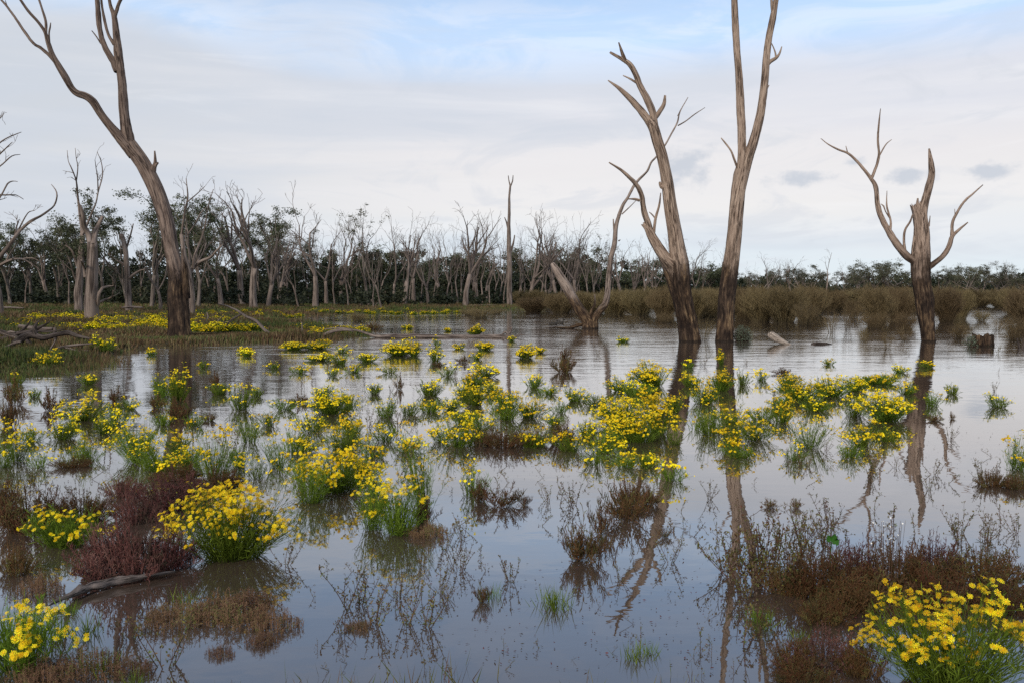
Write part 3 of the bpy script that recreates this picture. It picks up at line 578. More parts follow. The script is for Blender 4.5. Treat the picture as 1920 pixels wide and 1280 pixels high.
def stump():
    g = atz(1852, 650); b = np.array([g[0], g[1]+.27, 0.]); root = thing('tree_stump', 'squat weathered tree stump with jagged top standing in the water', 'stump', b)
    s = 48; th = np.arange(s)*2*PI/s; rs = np.random.RandomState(5); zs = np.linspace(-.2, .30, 14); mb = MB(); V = []; T = []
    ridge = 1+.13*(vnoise(np.cos(th)*4+9, np.sin(th)*4, 4)-.5)+.17*np.where(rs.rand(s) < .38, -1, .3); top = .0+.10*(vnoise(np.cos(th)*5, np.sin(th)*5+3, 8))-.06*(rs.rand(s))
    for k, z in enumerate(zs):
        r = .27*ridge*(1+.10*math.exp(-(z+.1)*5)+.04*(rs.rand(s)-.5)); zz_ = z+top*(k/13.)
        V.append(np.stack([r*np.cos(th), r*np.sin(th), zz_], -1)); T.append(np.stack([np.cos(th)*.27, np.sin(th)*.27, zz_], -1))
    for f, dz in [(.86, -.02), (.7, -.14), (.3, -.2)]:
        r = .27*ridge*f; V.append(np.stack([r*np.cos(th), r*np.sin(th), .30+top+dz-.03*rs.rand(s)], -1)); T.append(np.stack([np.cos(th)*.27*f, np.sin(th)*.27*f, np.full(s, .3)], -1))
    n = len(V); i = np.arange(n-1)[:, None]*s; k = np.arange(s)[None]; k2 = (k+1) % s
    mb.add(np.concatenate(V), np.stack([i+k, i+k2, i+k2+s, i+k+s], -1).reshape(-1, 4), np.concatenate(T)); mb.f.append((np.arange((n-1)*s, n*s)[None], 0))
    part('stump_body', mb.mesh('stump_body', M['stump']), root)
stump()
def duck(px, py, lab, flip):
    g = atz(px, py); root = thing('duck', lab, 'duck', g, 'pair of ducks on the water', sc=(flip, 1, 1)); mb = MB()
    P = np.array([(-.24, 0, .08), (-.17, 0, .05), (-.05, 0, .03), (.08, 0, .04), (.14, 0, .08), (.16, 0, .15), (.175, 0, .20), (.20, 0, .215), (.235, 0, .205), (.28, 0, .195)])
    R = np.array([.01, .05, .085, .075, .045, .028, .035, .036, .016, .008]); P, R = catmull(P, R, .015); tube(mb, P, R, 12, 1, 0)
    part('body', mb.mesh('body', M['duck']), root)
duck(1038, 609, 'left of two small dark ducks swimming near the V-shaped dead tree', 1); duck(1050, 607, 'right of two small dark ducks swimming near the V-shaped dead tree', 1)

# ------------------------------------------------------------------ background trees
def grow(rs, p, d, L, r, lev, out, P_):
    n = max(3, int(L/P_['seg'][lev])); path = [p]; rad = [r]; dr = []; q = p.copy(); d = d/np.linalg.norm(d)
    r1 = r*P_['taper'][lev]
    for i in range(n):
        d = d + rs.normal(0, P_['wob'][lev], 3) + np.array([0, 0, P_['up'][lev]]); d /= np.linalg.norm(d)
        q = q+d*L/n; path.append(q); dr.append(d); rad.append(r+(r1-r)*(i+1)/n)
    out.append((lev, np.array(path), np.array(rad)))
    if lev+1 >= len(P_['kids']): return
    a, b = P_['kids'][lev+1]; k = rs.randint(a, b+1)
    for j in range(k):
        f = rs.uniform(P_['lo'][lev], 1.0) if j > 1 or lev > 0 else 1.-.04*j
        i = min(int(f*n), n-1); dd = dr[i]; ax = np.cross(dd, rs.normal(0, 1, 3)); ax /= np.linalg.norm(ax)
        an = rs.uniform(*P_['ang'][lev]); nd_ = dd*cos(an)+np.cross(ax, dd)*sin(an)
        grow(rs, path[i+1], nd_, L*rs.uniform(*P_['len'][lev]), rad[i+1]*rs.uniform(.55, .85), lev+1, out, P_)
PAR = dict(seg=[.5, .5, .4, .3, .25], taper=[.75, .45, .4, .4, .3], wob=[.05, .10, .13, .16, .2], up=[.03, .10, .09, .07, .03],
           kids=[(1, 1), (2, 4), (3, 5), (2, 4), (1, 3)], lo=[.55, .25, .2, .2], ang=[(.2, .65), (.3, .75), (.35, .8), (.4, .9)], len=[(1.0, 1.9), (.35, .65), (.35, .6), (.4, .6)])
def tree_meshes(seed, kind):
    rs = np.random.RandomState(seed); P_ = dict(PAR); H0 = 3.0; r0 = .24; lean = .10
    if kind == 'pole': P_['kids'] = [(1, 1), (2, 3), (2, 3), (2, 3), (1, 2)]; P_['len'] = [(.25, .7), (.3, .5), (.4, .6), (.4, .6)]; P_['ang'] = [(.1, .4), (.4, .9), (.5, .9), (.5, 1.)]; H0 = 6.5; r0 = .22; P_['taper'] = [.45, .4, .4, .4, .3]
    if kind == 'broken': H0 = 4.0; r0 = .34; P_['kids'] = [(1, 1), (2, 4), (1, 3), (2, 3), (1, 2)]
    if kind == 'slim': H0 = 3.2; r0 = .13; P_['kids'] = [(1, 1), (2, 3), (2, 4), (2, 4), (1, 2)]
    if kind == 'gum': H0 = 3.4; r0 = .22; P_['kids'] = [(1, 1), (3, 5), (3, 4), (3, 4)]; P_['up'] = [.03, .05, .03, .03]
    if kind == 'flat': H0 = 2.6; r0 = .24; P_['kids'] = [(1, 1), (4, 5), (3, 4), (2, 4)]; P_['up'] = [.0, .03, .05, .05]; P_['ang'] = [(.5, 1.), (.4, .9), (.45, .95)]
    if kind == 'dense': H0 = 2.2; r0 = .2; P_['kids'] = [(1, 1), (5, 6), (4, 5), (2, 3)]; P_['ang'] = [(.4, 1.2), (.5, 1.), (.5, 1.)]
    if kind == 'semi': H0 = 3.4; r0 = .2
    out = []; grow(rs, np.array([0, 0, -.3]), np.array([rs.normal(0, lean), rs.normal(0, lean), 1]), H0, r0, 0, out, P_)
    top = max(p[:, 2].max() for _, p, _ in out)
    mt, mb = MB(), MB(); tips = []
    for lev, P, R in out:
        if lev == 0: R = R*(1+.5*np.exp(-(P[:, 2]+.3)/.5))
        R = np.maximum(R, .011)
        tube(mt if lev == 0 else mb, P, R, [10, 7, 5, 3, 3][lev], seed+lev, .25 if lev < 2 else 0, rnd=rs.rand()*5, cap=lev < 2)
        if lev >= 3 or (lev >= 2 and kind in ('gum', 'flat', 'dense')): tips.append(P)
    res = [mt, mb]
    if kind in ('gum', 'flat', 'dense', 'semi'):
        ml = MB(); C = []
        for P in tips:
            if kind == 'semi' and rs.rand() < .62: continue
            k = {'gum': 3, 'flat': 3, 'dense': 4, 'semi': 1}[kind]
            for _ in range(k):
                c = P[rs.randint(len(P)//2, len(P))]+rs.normal(0, .16, 3); m = {'gum': 26, 'flat': 24, 'dense': 30, 'semi': 14}[kind]; s = rs.uniform(.12, .36)*(1. if kind != 'semi' else .7)
                C.append(c+rs.normal(0, 1, (m, 3))*np.array([s, s, s*.6]))
        C = np.concatenate(C); n = len(C); D = rs.normal(0, 1, (n, 3)); D[:, 2] = -abs(D[:, 2])*.8
        cl = vnoise(C[:, 0]*1.5+C[:, 1]*.7, C[:, 2]*1.5, seed); rn = np.clip(cl*.7+rs.rand(n)*.35, 0, 1)
        leaves(ml, C, D, rs.normal(0, 1, (n, 3)), rs.uniform(.14, .28, n), rs.uniform(.07, .13, n), tri3(rn, rn, rn)); res.append(ml)
        top = max(top, C[:, 2].max())
    return res, top
PROTO = {}
def proto(kind, i):
    k = (kind, i)
    if k not in PROTO:
        r, top = tree_meshes(1000+i*37+sum(map(ord, kind)), kind); bk = M['barkD'] if kind in ('dead', 'pole', 'broken', 'slim') else M['barkL']
        lf = M['gumleaf2'] if kind in ('semi', 'flat') else M['gumleaf']
        PROTO[k] = [('trunk', r[0].mesh('trunk', bk)), ('branches', r[1].mesh('branches', M['barkT'] if bk is M['barkD'] else bk))]+([('crown', r[2].mesh('crown', lf))] if len(r) > 2 else []), top
    return PROTO[k]
NV = {'dead': 8, 'pole': 2, 'broken': 3, 'slim': 3, 'gum': 5, 'flat': 5, 'dense': 3, 'semi': 3}
CNT = {}
def plant_tree(x, d, top, kind, label, group, name, rs, wid=1.):
    i = CNT.get(kind, 0) % NV[kind]; CNT[kind] = CNT.get(kind, 0)+1
    meshes, ph = proto(kind, i); X = (x-960)/F*d; z = float(gz(X, d)[0]); H = HC+(HOR-top)*d/F - z; s = H/ph
    o = thing(name, label or '', 'tree', (X, d, z), group, rz=rs.uniform(0, 6.28), sc=(s*wid, s*wid, s))
    for nm, me in meshes: part(nm, me, o)
    return o
rs = np.random.RandomState(42)
DEAD = [(415, 78, 372, 'dead'), (477, 70, 335, 'dead'), (503, 72, 395, 'dead'), (562, 72, 418, 'slim'), (592, 71, 338, 'dead'), (640, 100, 400, 'dead'), (653, 80, 418, 'slim'), (662, 92, 435, 'slim'),
        (717, 72, 412, 'slim'), (738, 98, 392, 'dead'), (757, 84, 388, 'dead'), (775, 92, 395, 'dead'), (803, 88, 440, 'broken'), (820, 104, 420, 'dead'), (848, 100, 440, 'slim'), (872, 86, 384, 'dead'),
        (893, 98, 412, 'dead'), (912, 110, 440, 'dead'), (935, 105, 400, 'slim'), (990, 108, 384, 'dead'), (1004, 120, 425, 'slim'), (1024, 112, 442, 'dead'), (1046, 122, 392, 'dead'), (1037, 130, 450, 'slim'),
        (1062, 118, 440, 'broken'), (1078, 112, 398, 'dead'), (1095, 130, 440, 'slim'), (1128, 140, 455, 'dead'), (1165, 130, 448, 'dead'), (1182, 138, 465, 'broken'), (1203, 128, 450, 'dead'), (1222, 140, 440, 'dead'),
        (1243, 145, 455, 'slim'), (1262, 150, 440, 'dead'), (1300, 150, 452, 'dead'), (1318, 160, 470, 'slim'), (1340, 175, 475, 'dead'), (1352, 180, 455, 'slim'), (1408, 205, 490, 'slim'), (1440, 200, 472, 'dead'),
        (1453, 215, 482, 'dead'), (1482, 210, 480, 'dead'), (1511, 230, 495, 'slim'), (1546, 180, 464, 'pole'), (1578, 205, 484, 'slim'), (1604, 230, 492, 'dead'), (1668, 230, 492, 'slim'), (1790, 240, 492, 'slim'), (1842, 230, 498, 'dead'), (1873, 220, 488, 'dead'),
        (302, 62, 430, 'broken'), (346, 66, 338, 'dead'), (375, 80, 420, 'slim'), (520, 84, 400, 'dead'), (545, 96, 420, 'slim'), (612, 88, 410, 'dead'), (697, 95, 430, 'slim')]
DEAD += [(700, 76, 428, 'slim'), (750, 100, 410, 'slim'), (790, 96, 420, 'slim'), (835, 92, 405, 'slim'), (862, 104, 425, 'slim'), (905, 96, 400, 'slim'), (925, 104, 420, 'slim'), (975, 112, 420, 'slim'), (1014, 104, 405, 'slim'), (1052, 106, 420, 'slim'), (1068, 116, 410, 'slim'), (1088, 118, 430, 'slim'), (1118, 126, 430, 'slim'), (1150, 128, 450, 'slim'), (1190, 134, 448, 'slim'), (1232, 136, 452, 'slim'), (1282, 150, 448, 'dead'), (1422, 210, 492, 'slim'), (1495, 220, 488, 'slim'), (1625, 230, 495, 'slim'), (1760, 235, 496, 'slim'), (1815, 235, 496, 'slim'), (628, 84, 395, 'slim'), (455, 84, 360, 'dead'), (436, 92, 380, 'slim'), (130, 76, 400, 'slim'), (90, 90, 410, 'dead'), (48, 86, 420, 'slim'), (262, 84, 410, 'slim')]
DEAD += [(x_, 88+(x_*7 % 30), 400+(x_*13 % 50), 'slim') for x_ in (18, 76, 118, 215, 322, 400, 428, 466, 490, 536, 556, 580, 604, 672, 708, 768, 812, 828, 858, 884, 898, 918, 944, 968, 982, 1032, 1058, 1084, 1100)]
G = 'bare dead trees along the far bank'
for x, d, t, k in DEAD:
    o = plant_tree(x, d, t, k, None, G, 'dead_tree', rs, 1. if k != 'slim' else .8)
    look = {'dead': 'many-armed bare', 'slim': 'thin bare', 'broken': 'thick broken-off', 'pole': 'tall straight bare'}[k]
    auto(o, f'{look} far tree', x, 560)
LEAFY = [(20, 78, 395, 'gum'), (60, 84, 425, 'gum'), (110, 88, 415, 'gum'), (152, 58, 352, 'gum'), (200, 92, 395, 'gum'), (240, 74, 384, 'gum'), (285, 72, 362, 'gum'), (345, 78, 356, 'gum'), (372, 70, 372, 'gum'), (400, 98, 415, 'gum'),
         (455, 104, 430, 'gum'), (528, 92, 384, 'gum'), (540, 112, 420, 'gum'), (500, 100, 410, 'semi'), (592, 118, 430, 'gum'), (690, 84, 385, 'semi'), (655, 128, 465, 'dense'), (725, 126, 455, 'dense'), (765, 134, 470, 'dense'),
         (830, 140, 470, 'dense'), (875, 138, 462, 'dense'), (915, 145, 480, 'dense'), (945, 140, 470, 'gum'), (985, 135, 462, 'dense'), (1030, 128, 455, 'dense'), (1075, 125, 440, 'semi'), (1112, 122, 432, 'semi'), (1100, 140, 465, 'dense'),
         (1145, 150, 470, 'gum'), (1190, 155, 478, 'semi'), (1215, 160, 480, 'dense'), (1255, 160, 478, 'semi'), (1290, 165, 462, 'semi'), (1320, 175, 488, 'dense'), (1345, 185, 500, 'flat')]
for x in (1398, 1420, 1447, 1470, 1500, 1525, 1558, 1588, 1612, 1640, 1668, 1695, 1722, 1765, 1786, 1812, 1838, 1862, 1888, 1912, 1932): LEAFY.append((x, rs.uniform(200, 255), {1640: 486, 1668: 484, 1612: 497, 1812: 492, 1838: 498, 1862: 492, 1888: 488}.get(x, rs.uniform(494, 508)), 'flat'))
for x, d, t, k in LEAFY:
    o = plant_tree(x, d, t, k, None, 'leafy gum trees of the background wood', 'gum_tree', rs, {'flat': 1.25, 'dense': 1.3, 'gum': .95, 'semi': .9}[k])
    look = {'gum': 'tall leafy gum tree', 'semi': 'thinly leaved grey gum tree', 'dense': 'low dark leafy gum tree', 'flat': 'distant tufted gum tree'}[k]
    auto(o, look, x, 560)
# background trees traced one by one
def bgtree(name, label, d, trunk, limbs, mat='barkD', tw=3, seed=0):
    X = (trunk[0][0]-960)/F*d; z = float(gz(X, d)[0]); root = thing(name, label, 'tree', (X, d, z)); b = np.array((X, d, z)); r_ = np.random.RandomState(seed)
    mt, mb = MB(), MB()
    def go(mbx, st, sides, dep):
        off = np.cumsum(np.concatenate([[0], r_.normal(0, dep, len(st)-1)])); P = [atd(s[0], s[1], d+o_) for s, o_ in zip(st, off)]; R = [s[2]*.5*d/F for s in st]
        if mbx is mt: P[0][2] = z-.3
        P, R = catmull(P, R, .25); tube(mbx, P, R, sides, seed, .2, rnd=r_.rand()*4); return P, R
    for st in trunk if isinstance(trunk[0][0], (list, tuple)) else [trunk]: go(mt, st, 12, .1)
    PP = dict(PAR); PP['kids'] = [(1, 1), (1, 1), (2, 4), (2, 3), (1, 2)]
    for st in limbs:
        P, R = go(mb, st, 6, .35)
        for _ in range(tw):
            i = r_.randint(len(P)//3, len(P)); dd = unit(P[min(i+1, len(P)-1)]-P[i-1]); nd_ = unit(dd+r_.normal(0, .55, 3)+[0, 0, .2]); out = []
            grow(r_, P[i], nd_, r_.uniform(.5, 1.3)*d/75, max(R[i]*.6, .012), 3, out, PP)
            for lev, p, rr in out: tube(mb, p, np.maximum(rr, .010), 3, 0, 0, cap=False)
    part('trunk', mt.mesh('trunk', M[mat], b), root); part('branches', mb.mesh('branches', M[mat], b), root)
bgtree('dead_tree', 'tall slender bare trunk on the far bank with a forked tip', 88,
       [(956, 578, 11), (955, 540, 10), (955, 500, 10), (954, 470, 9), (954, 430, 7), (955, 395, 5), (955, 370, 4), (957, 345, 3.4)],
       [[(957, 350, 3), (961, 340, 2.4), (962, 329, 1.4)], [(957, 350, 3), (954, 338, 2), (953, 330, 1.4)], [(957, 475, 5), (962, 458, 4), (965, 441, 2)], [(953, 430, 4), (950, 418, 3), (946, 408, 1.6)]], tw=0, seed=60)
bgtree('dead_tree', 'slim pale grey trunk far left, with bare twigs rising above green leaves', 56,
       [(149, 588, 17), (147, 560, 15), (149, 520, 13), (152, 480, 11), (155, 440, 8), (150, 400, 6)],
       [[(150, 405, 5), (146, 370, 4), (143, 340, 3), (135, 318, 2.4), (128, 302, 1.5), (126, 282, 1)], [(143, 340, 2.6), (146, 315, 2), (143, 298, 1.4), (141, 278, 1)], [(155, 440, 5), (168, 410, 4), (180, 380, 3), (184, 360, 3), (192, 330, 2.4), (190, 305, 1.6), (182, 285, 1)],
        [(184, 360, 2.6), (183, 335, 2), (180, 315, 1.6), (178, 300, 1)], [(145, 500, 5), (135, 470, 4), (122, 460, 2)]], mat='barkD', seed=61)
bgtree('dead_tree', 'stout grey trunk at left whose top forks into two broken arms', 42,
       [(174, 603, 24), (172, 585, 24), (171, 560, 23), (172, 520, 20), (173, 480, 18), (173, 455, 16)],
       [[(171, 465, 12), (166, 440, 11), (158, 425, 9), (156, 405, 7), (150, 385, 4)], [(175, 460, 11), (180, 435, 9), (186, 420, 8), (193, 406, 6)], [(160, 520, 7), (157, 500, 5), (152, 488, 4)],
        [(184, 572, 6), (186, 550, 6), (192, 540, 5), (205, 537, 4), (213, 536, 3), (210, 520, 2.4), (203, 513, 1.6), (198, 505, 1)], [(184, 568, 5), (197, 562, 4), (210, 557, 3), (212, 545, 2)]], mat='barkD', tw=1, seed=62)
bgtree('dead_tree', 'grey dead tree half outside the left edge, bare crooked arms reaching right', 47,
       [(2, 562, 12), (-4, 545, 12), (-12, 520, 12), (-22, 490, 11), (-30, 440, 10), (-36, 380, 8), (-40, 300, 6), (-42, 220, 4)],
       [[(-16, 505, 9), (0, 482, 8), (16, 462, 7), (28, 445, 6), (40, 430, 5), (58, 415, 5), (75, 406, 4), (90, 396, 3.4), (102, 385, 3), (107, 368, 2.6), (104, 356, 2), (96, 346, 1.2)],
        [(30, 442, 5), (38, 425, 3), (52, 400, 2), (65, 395, 1)], [(28, 447, 5), (30, 430, 3), (36, 412, 2)], [(-16, 510, 8), (5, 495, 6), (22, 487, 5), (40, 486, 4), (55, 492, 2.4), (62, 500, 1.4)], [(40, 486, 3), (60, 484, 2.4), (75, 490, 1.4)],
        [(12, 490, 4), (16, 480, 3), (8, 470, 2)], [(-32, 420, 6), (-10, 385, 4), (5, 362, 3), (14, 345, 3), (24, 340, 2), (33, 341, 1)], [(-36, 370, 5), (-15, 366, 4), (10, 366, 3), (30, 366, 2), (44, 374, 1.2)],
        [(-40, 300, 4), (-15, 280, 3), (8, 262, 2.4), (25, 254, 2), (40, 248, 1.2)], [(-38, 320, 4), (-12, 300, 3), (6, 283, 2.4), (23, 267, 1.2)], [(-38, 340, 4), (-14, 322, 3), (5, 308, 2.4), (22, 293, 2), (38, 290, 1)], [(-42, 240, 3), (-20, 230, 2), (0, 222, 2), (8, 212, 1)]], mat='barkD', tw=2, seed=63)
bgtree('dead_tree', 'brown trunk with a snapped top left of the leaning tree', 60,
       [(242, 572, 13), (240, 545, 12), (238, 510, 10), (236, 475, 9), (231, 450, 9), (227, 440, 8)],
       [[(240, 525, 6), (250, 515, 5), (262, 508, 4), (272, 505, 2)], [(236, 500, 5), (226, 492, 4), (218, 488, 2)], [(236, 470, 4), (245, 440, 3), (250, 420, 2)]], tw=1, seed=64)
bgtree('dead_tree', 'grey dead tree just right of the leaning trunk, branch rising to the right', 52,
       [(360, 590, 12), (360, 560, 12), (356, 530, 11), (352, 505, 10), (346, 480, 9), (340, 440, 7)],
       [[(354, 520, 8), (362, 503, 7), (378, 490, 6), (395, 482, 5), (408, 468, 4), (418, 458, 2)], [(362, 503, 6), (365, 480, 5), (375, 455, 4), (384, 425, 3), (390, 390, 2), (400, 355, 1.2)], [(340, 445, 5), (346, 400, 4), (352, 370, 3), (349, 335, 1.4)],
        [(350, 380, 3), (368, 365, 2), (384, 350, 1.2)], [(352, 440, 4), (366, 420, 3), (376, 400, 2), (392, 385, 1)]], tw=2, seed=65)

# the wood behind, one mass of dark understorey
def far_wood():
    r_ = np.random.RandomState(9); mb = MB(); C = []
    def clump(x, d, w, h, m, nb, low=0.):
        X = (x-960)/F*d; z0 = float(gz(X, d)[0])
        for _ in range(nb):
            f = r_.uniform(low, 1)**.8; rb = r_.uniform(.28, .5)*w*(1.15-.45*f); c = np.array([X+r_.normal(0, .45*w)*(1.1-.5*f), d+r_.normal(0, .5*w), z0+f*h-rb*.5])
            a = unit(r_.normal(0, 1, (m, 3)))*r_.uniform(.45, 1.05, (m, 1))*rb*[1, 1, .7]; C.append(c+a)
    for x in np.arange(-160, 1400, 15.):
        d = r_.uniform(98, 160)+max(0, (x-600)*.06); top = np.interp(x, [0, 300, 600, 900, 1200, 1400], [455, 462, 478, 486, 496, 508])+r_.uniform(-20, 38); h = HC+(HOR-top)*d/F-.4
        clump(x, d, r_.uniform(2., 3.6), h, 60, 15)
    for x in np.arange(-160, 1400, 8.):
        d = r_.uniform(98, 165)+max(0, (x-600)*.06); clump(x, d, r_.uniform(2., 3.), r_.uniform(3., 5.4), 55, 10)
    for x in np.arange(-160, 1300, 8.):
        d = r_.uniform(78, 105)+max(0, (x-700)*.05); clump(x, d, r_.uniform(.9, 1.8), r_.uniform(.8, 2.2), 45, 6)
    for x in np.arange(1330, 2080, 7.):
        d = r_.uniform(225, 300); clump(x, d, r_.uniform(3., 5.), r_.uniform(3.2, 6.8), 34, 9)
    C = np.concatenate(C); n = len(C); rn = np.clip(vnoise(C[:, 0]*.35+C[:, 1]*.2, C[:, 2]*.6, 2)*.7+r_.rand(n)*.35, 0, 1); sc_ = np.clip(C[:, 1]/110, .8, 2.4)
    leaves(mb, C, r_.normal(0, 1, (n, 3)), r_.normal(0, 1, (n, 3)), r_.uniform(.25, .5, n)*sc_, r_.uniform(.14, .28, n)*sc_, tri3(rn, np.full(n, .8), rn))
    o = setting('far_wood', mb.mesh('far_wood', M['woodleaf']), 'stuff', 'dark mass of undergrowth and trees closing off the water')
far_wood()

# ------------------------------------------------------------------ lignum bushes standing in the water
def lignum_mesh(seed, n=900, droop=.5):
    r_ = np.random.RandomState(seed); mb = MB(); a = r_.uniform(0, 6.28, n); rr = np.sqrt(r_.rand(n)); R = 1.05
    A = np.stack([.34*rr*np.cos(a), .34*rr*np.sin(a), np.full(n, -.3)], -1)
    tr = R*(.25+.75*rr)*r_.uniform(.7, 1.15, n); th = 1.68*np.sqrt(np.clip(1-(tr/1.5)**2, .2, 1))*r_.uniform(.5, 1.06, n)*(.8+.4*vnoise(np.cos(a)*2+seed, np.sin(a)*2+rr*2, seed))
    C = np.stack([tr*np.cos(a), tr*np.sin(a), th], -1); B = (A+C)/2; B[:, 2] += .45*th; B[:, :2] *= .8
    rn = np.clip(vnoise(C[:, 0]*1.5+5, C[:, 1]*1.5+C[:, 2], seed)*.6+r_.rand(n)*.4, 0, 1)
    P = stems(mb, A, B, C, .009, .004, 4, rn)
    for k in (2, 3, 4):
        for _ in range(3):
            q = P[k]; dd = unit(r_.normal(0, .45, (n, 3))+[0, 0, .8]+.5*unit(C-A)); ln = r_.uniform(.12, .38, n)[:, None]; sticks(mb, q, q+dd*ln, .0055, .003, tri3(rn, np.full(n, k/4.), rn), tri3(rn, np.full(n, 1.), rn))
    return mb.mesh('stems', M['lignum'], smooth=True)
LG = [lignum_mesh(s, 780) for s in range(5)]; LGS = [lignum_mesh(s+20, 150) for s in range(3)]; LGT = [lignum_mesh(s+40, 40) for s in range(3)]
rs = np.random.RandomState(7)
def lig(x, by, w, top, lst, look, dist=None, name='lignum_bush'):
    if dist is None: g = atz(x, by); d = g[1]+w/F*g[1]*.4
    else: d = dist
    X = (x-960)/F*d; H = HC+(HOR-top)*d/F; s = w/F*d/2.2; z = max(0., float(gz(X, d)[0]))
    o = thing(name, '', 'bush', (X, d, z), 'olive lignum bushes standing in the water', rz=rs.uniform(0, 6), sc=(s, s, (H-z)/1.55)); part('stems', lst[rs.randint(len(lst))], o)
    auto(o, look, x, by)
for x, by, w, top in [(1000, 586, 70, 562), (1052, 588, 70, 558), (1100, 586, 80, 556), (1150, 590, 80, 552), (1200, 592, 80, 550), (1245, 596, 70, 550), (1190, 580, 70, 552), (1302, 598, 70, 552), (1330, 596, 60, 554), (1345, 590, 80, 549), (1395, 600, 70, 550), (1425, 604, 80, 551), (1470, 606, 90, 550),
                      (1512, 600, 70, 550), (1440, 590, 90, 548), (1525, 592, 60, 549), (1555, 583, 70, 550), (1600, 580, 80, 549), (1645, 608, 70, 550), (1683, 604, 60, 551), (1668, 585, 90, 549), (1715, 582, 70, 549), (1775, 606, 60, 552), (1798, 600, 60, 551), (1760, 580, 90, 548), (1830, 576, 80, 549), (1880, 578, 70, 548), (1925, 612, 80, 552), (1905, 590, 70, 550)]:
    lig(x, by, w, top, LG, 'dense olive bush')
for i in range(34):
    x = rs.uniform(985, 1960); d = rs.uniform(75, 190) if x > 1150 else rs.uniform(82, 110); o = lig(x, 572, rs.uniform(55, 110)*75/d*1.6, 550+rs.uniform(-2, 5), LG, 'far-belt brown bush', d)
for x, by, w, top in [(900, 598, 60, 578), (880, 592, 50, 580), (930, 590, 40, 580), (1510, 612, 60, 575), (1250, 606, 50, 588), (1600, 598, 40, 566), (1640, 618, 70, 588), (1840, 605, 40, 585), (1800, 636, 40, 612), (1905, 640, 50, 600), (670, 604, 40, 588), (1700, 620, 50, 590)]:
    lig(x, by, w, top, LGS, 'see-through twiggy bush')
for x, by, w, top in [(1665, 655, 30, 622), (1590, 620, 30, 575), (1320, 640, 50, 600), (1560, 625, 40, 590), (1700, 640, 40, 612), (1870, 622, 40, 598), (1620, 640, 30, 615), (1185, 612, 40, 590)]:
    lig(x, by, w, top, LGT, 'few bare water twigs', name='water_twigs')
def round_bush(name, label, px, by, w, mat, n=500, hfac=.9, ll=.05):
    g = atz(px, by); r_ = np.random.RandomState(int(px)); s = w/F*g[1]; root = thing(name, label, 'bush', (g[0], g[1]+s*.4, 0)); mb = MB()
    a = unit(r_.normal(0, 1, (n, 3))); a[:, 2] = abs(a[:, 2]); C = a*s*.5*r_.uniform(.5, 1.05, (n, 1)); C[:, 2] *= hfac*2*.9
    A = C*.1; A[:, 2] = -.1; rn = r_.rand(n); stems(mb, A, C*[.6, .6, .6], C, .004, .003, 2, rn, mat=1)
    q = np.repeat(C, 4, 0)+r_.normal(0, .03, (n*4, 3)); r4 = np.repeat(rn, 4); leaves(mb, q, r_.normal(0, 1, (n*4, 3))+[0, 0, .6], r_.normal(0, 1, (n*4, 3)), ll, ll*.35, tri3(r4, r4*0+1, r4))
    part('foliage', mb.mesh('foliage', [mat, M['twig']]), root)
round_bush('shrub', 'small round grey-green shrub in the water right of the twin trees', 1396, 640, 34, M['grey'])
round_bush('shrub', 'small grey shrub pressed against the left side of the stump', 1826, 650, 24, M['grey'], 120)
round_bush('shrub', 'dark green shrub at the foot of the far bank below bare trees', 770, 576, 22, M['woodleaf'], 300, .6, .25)

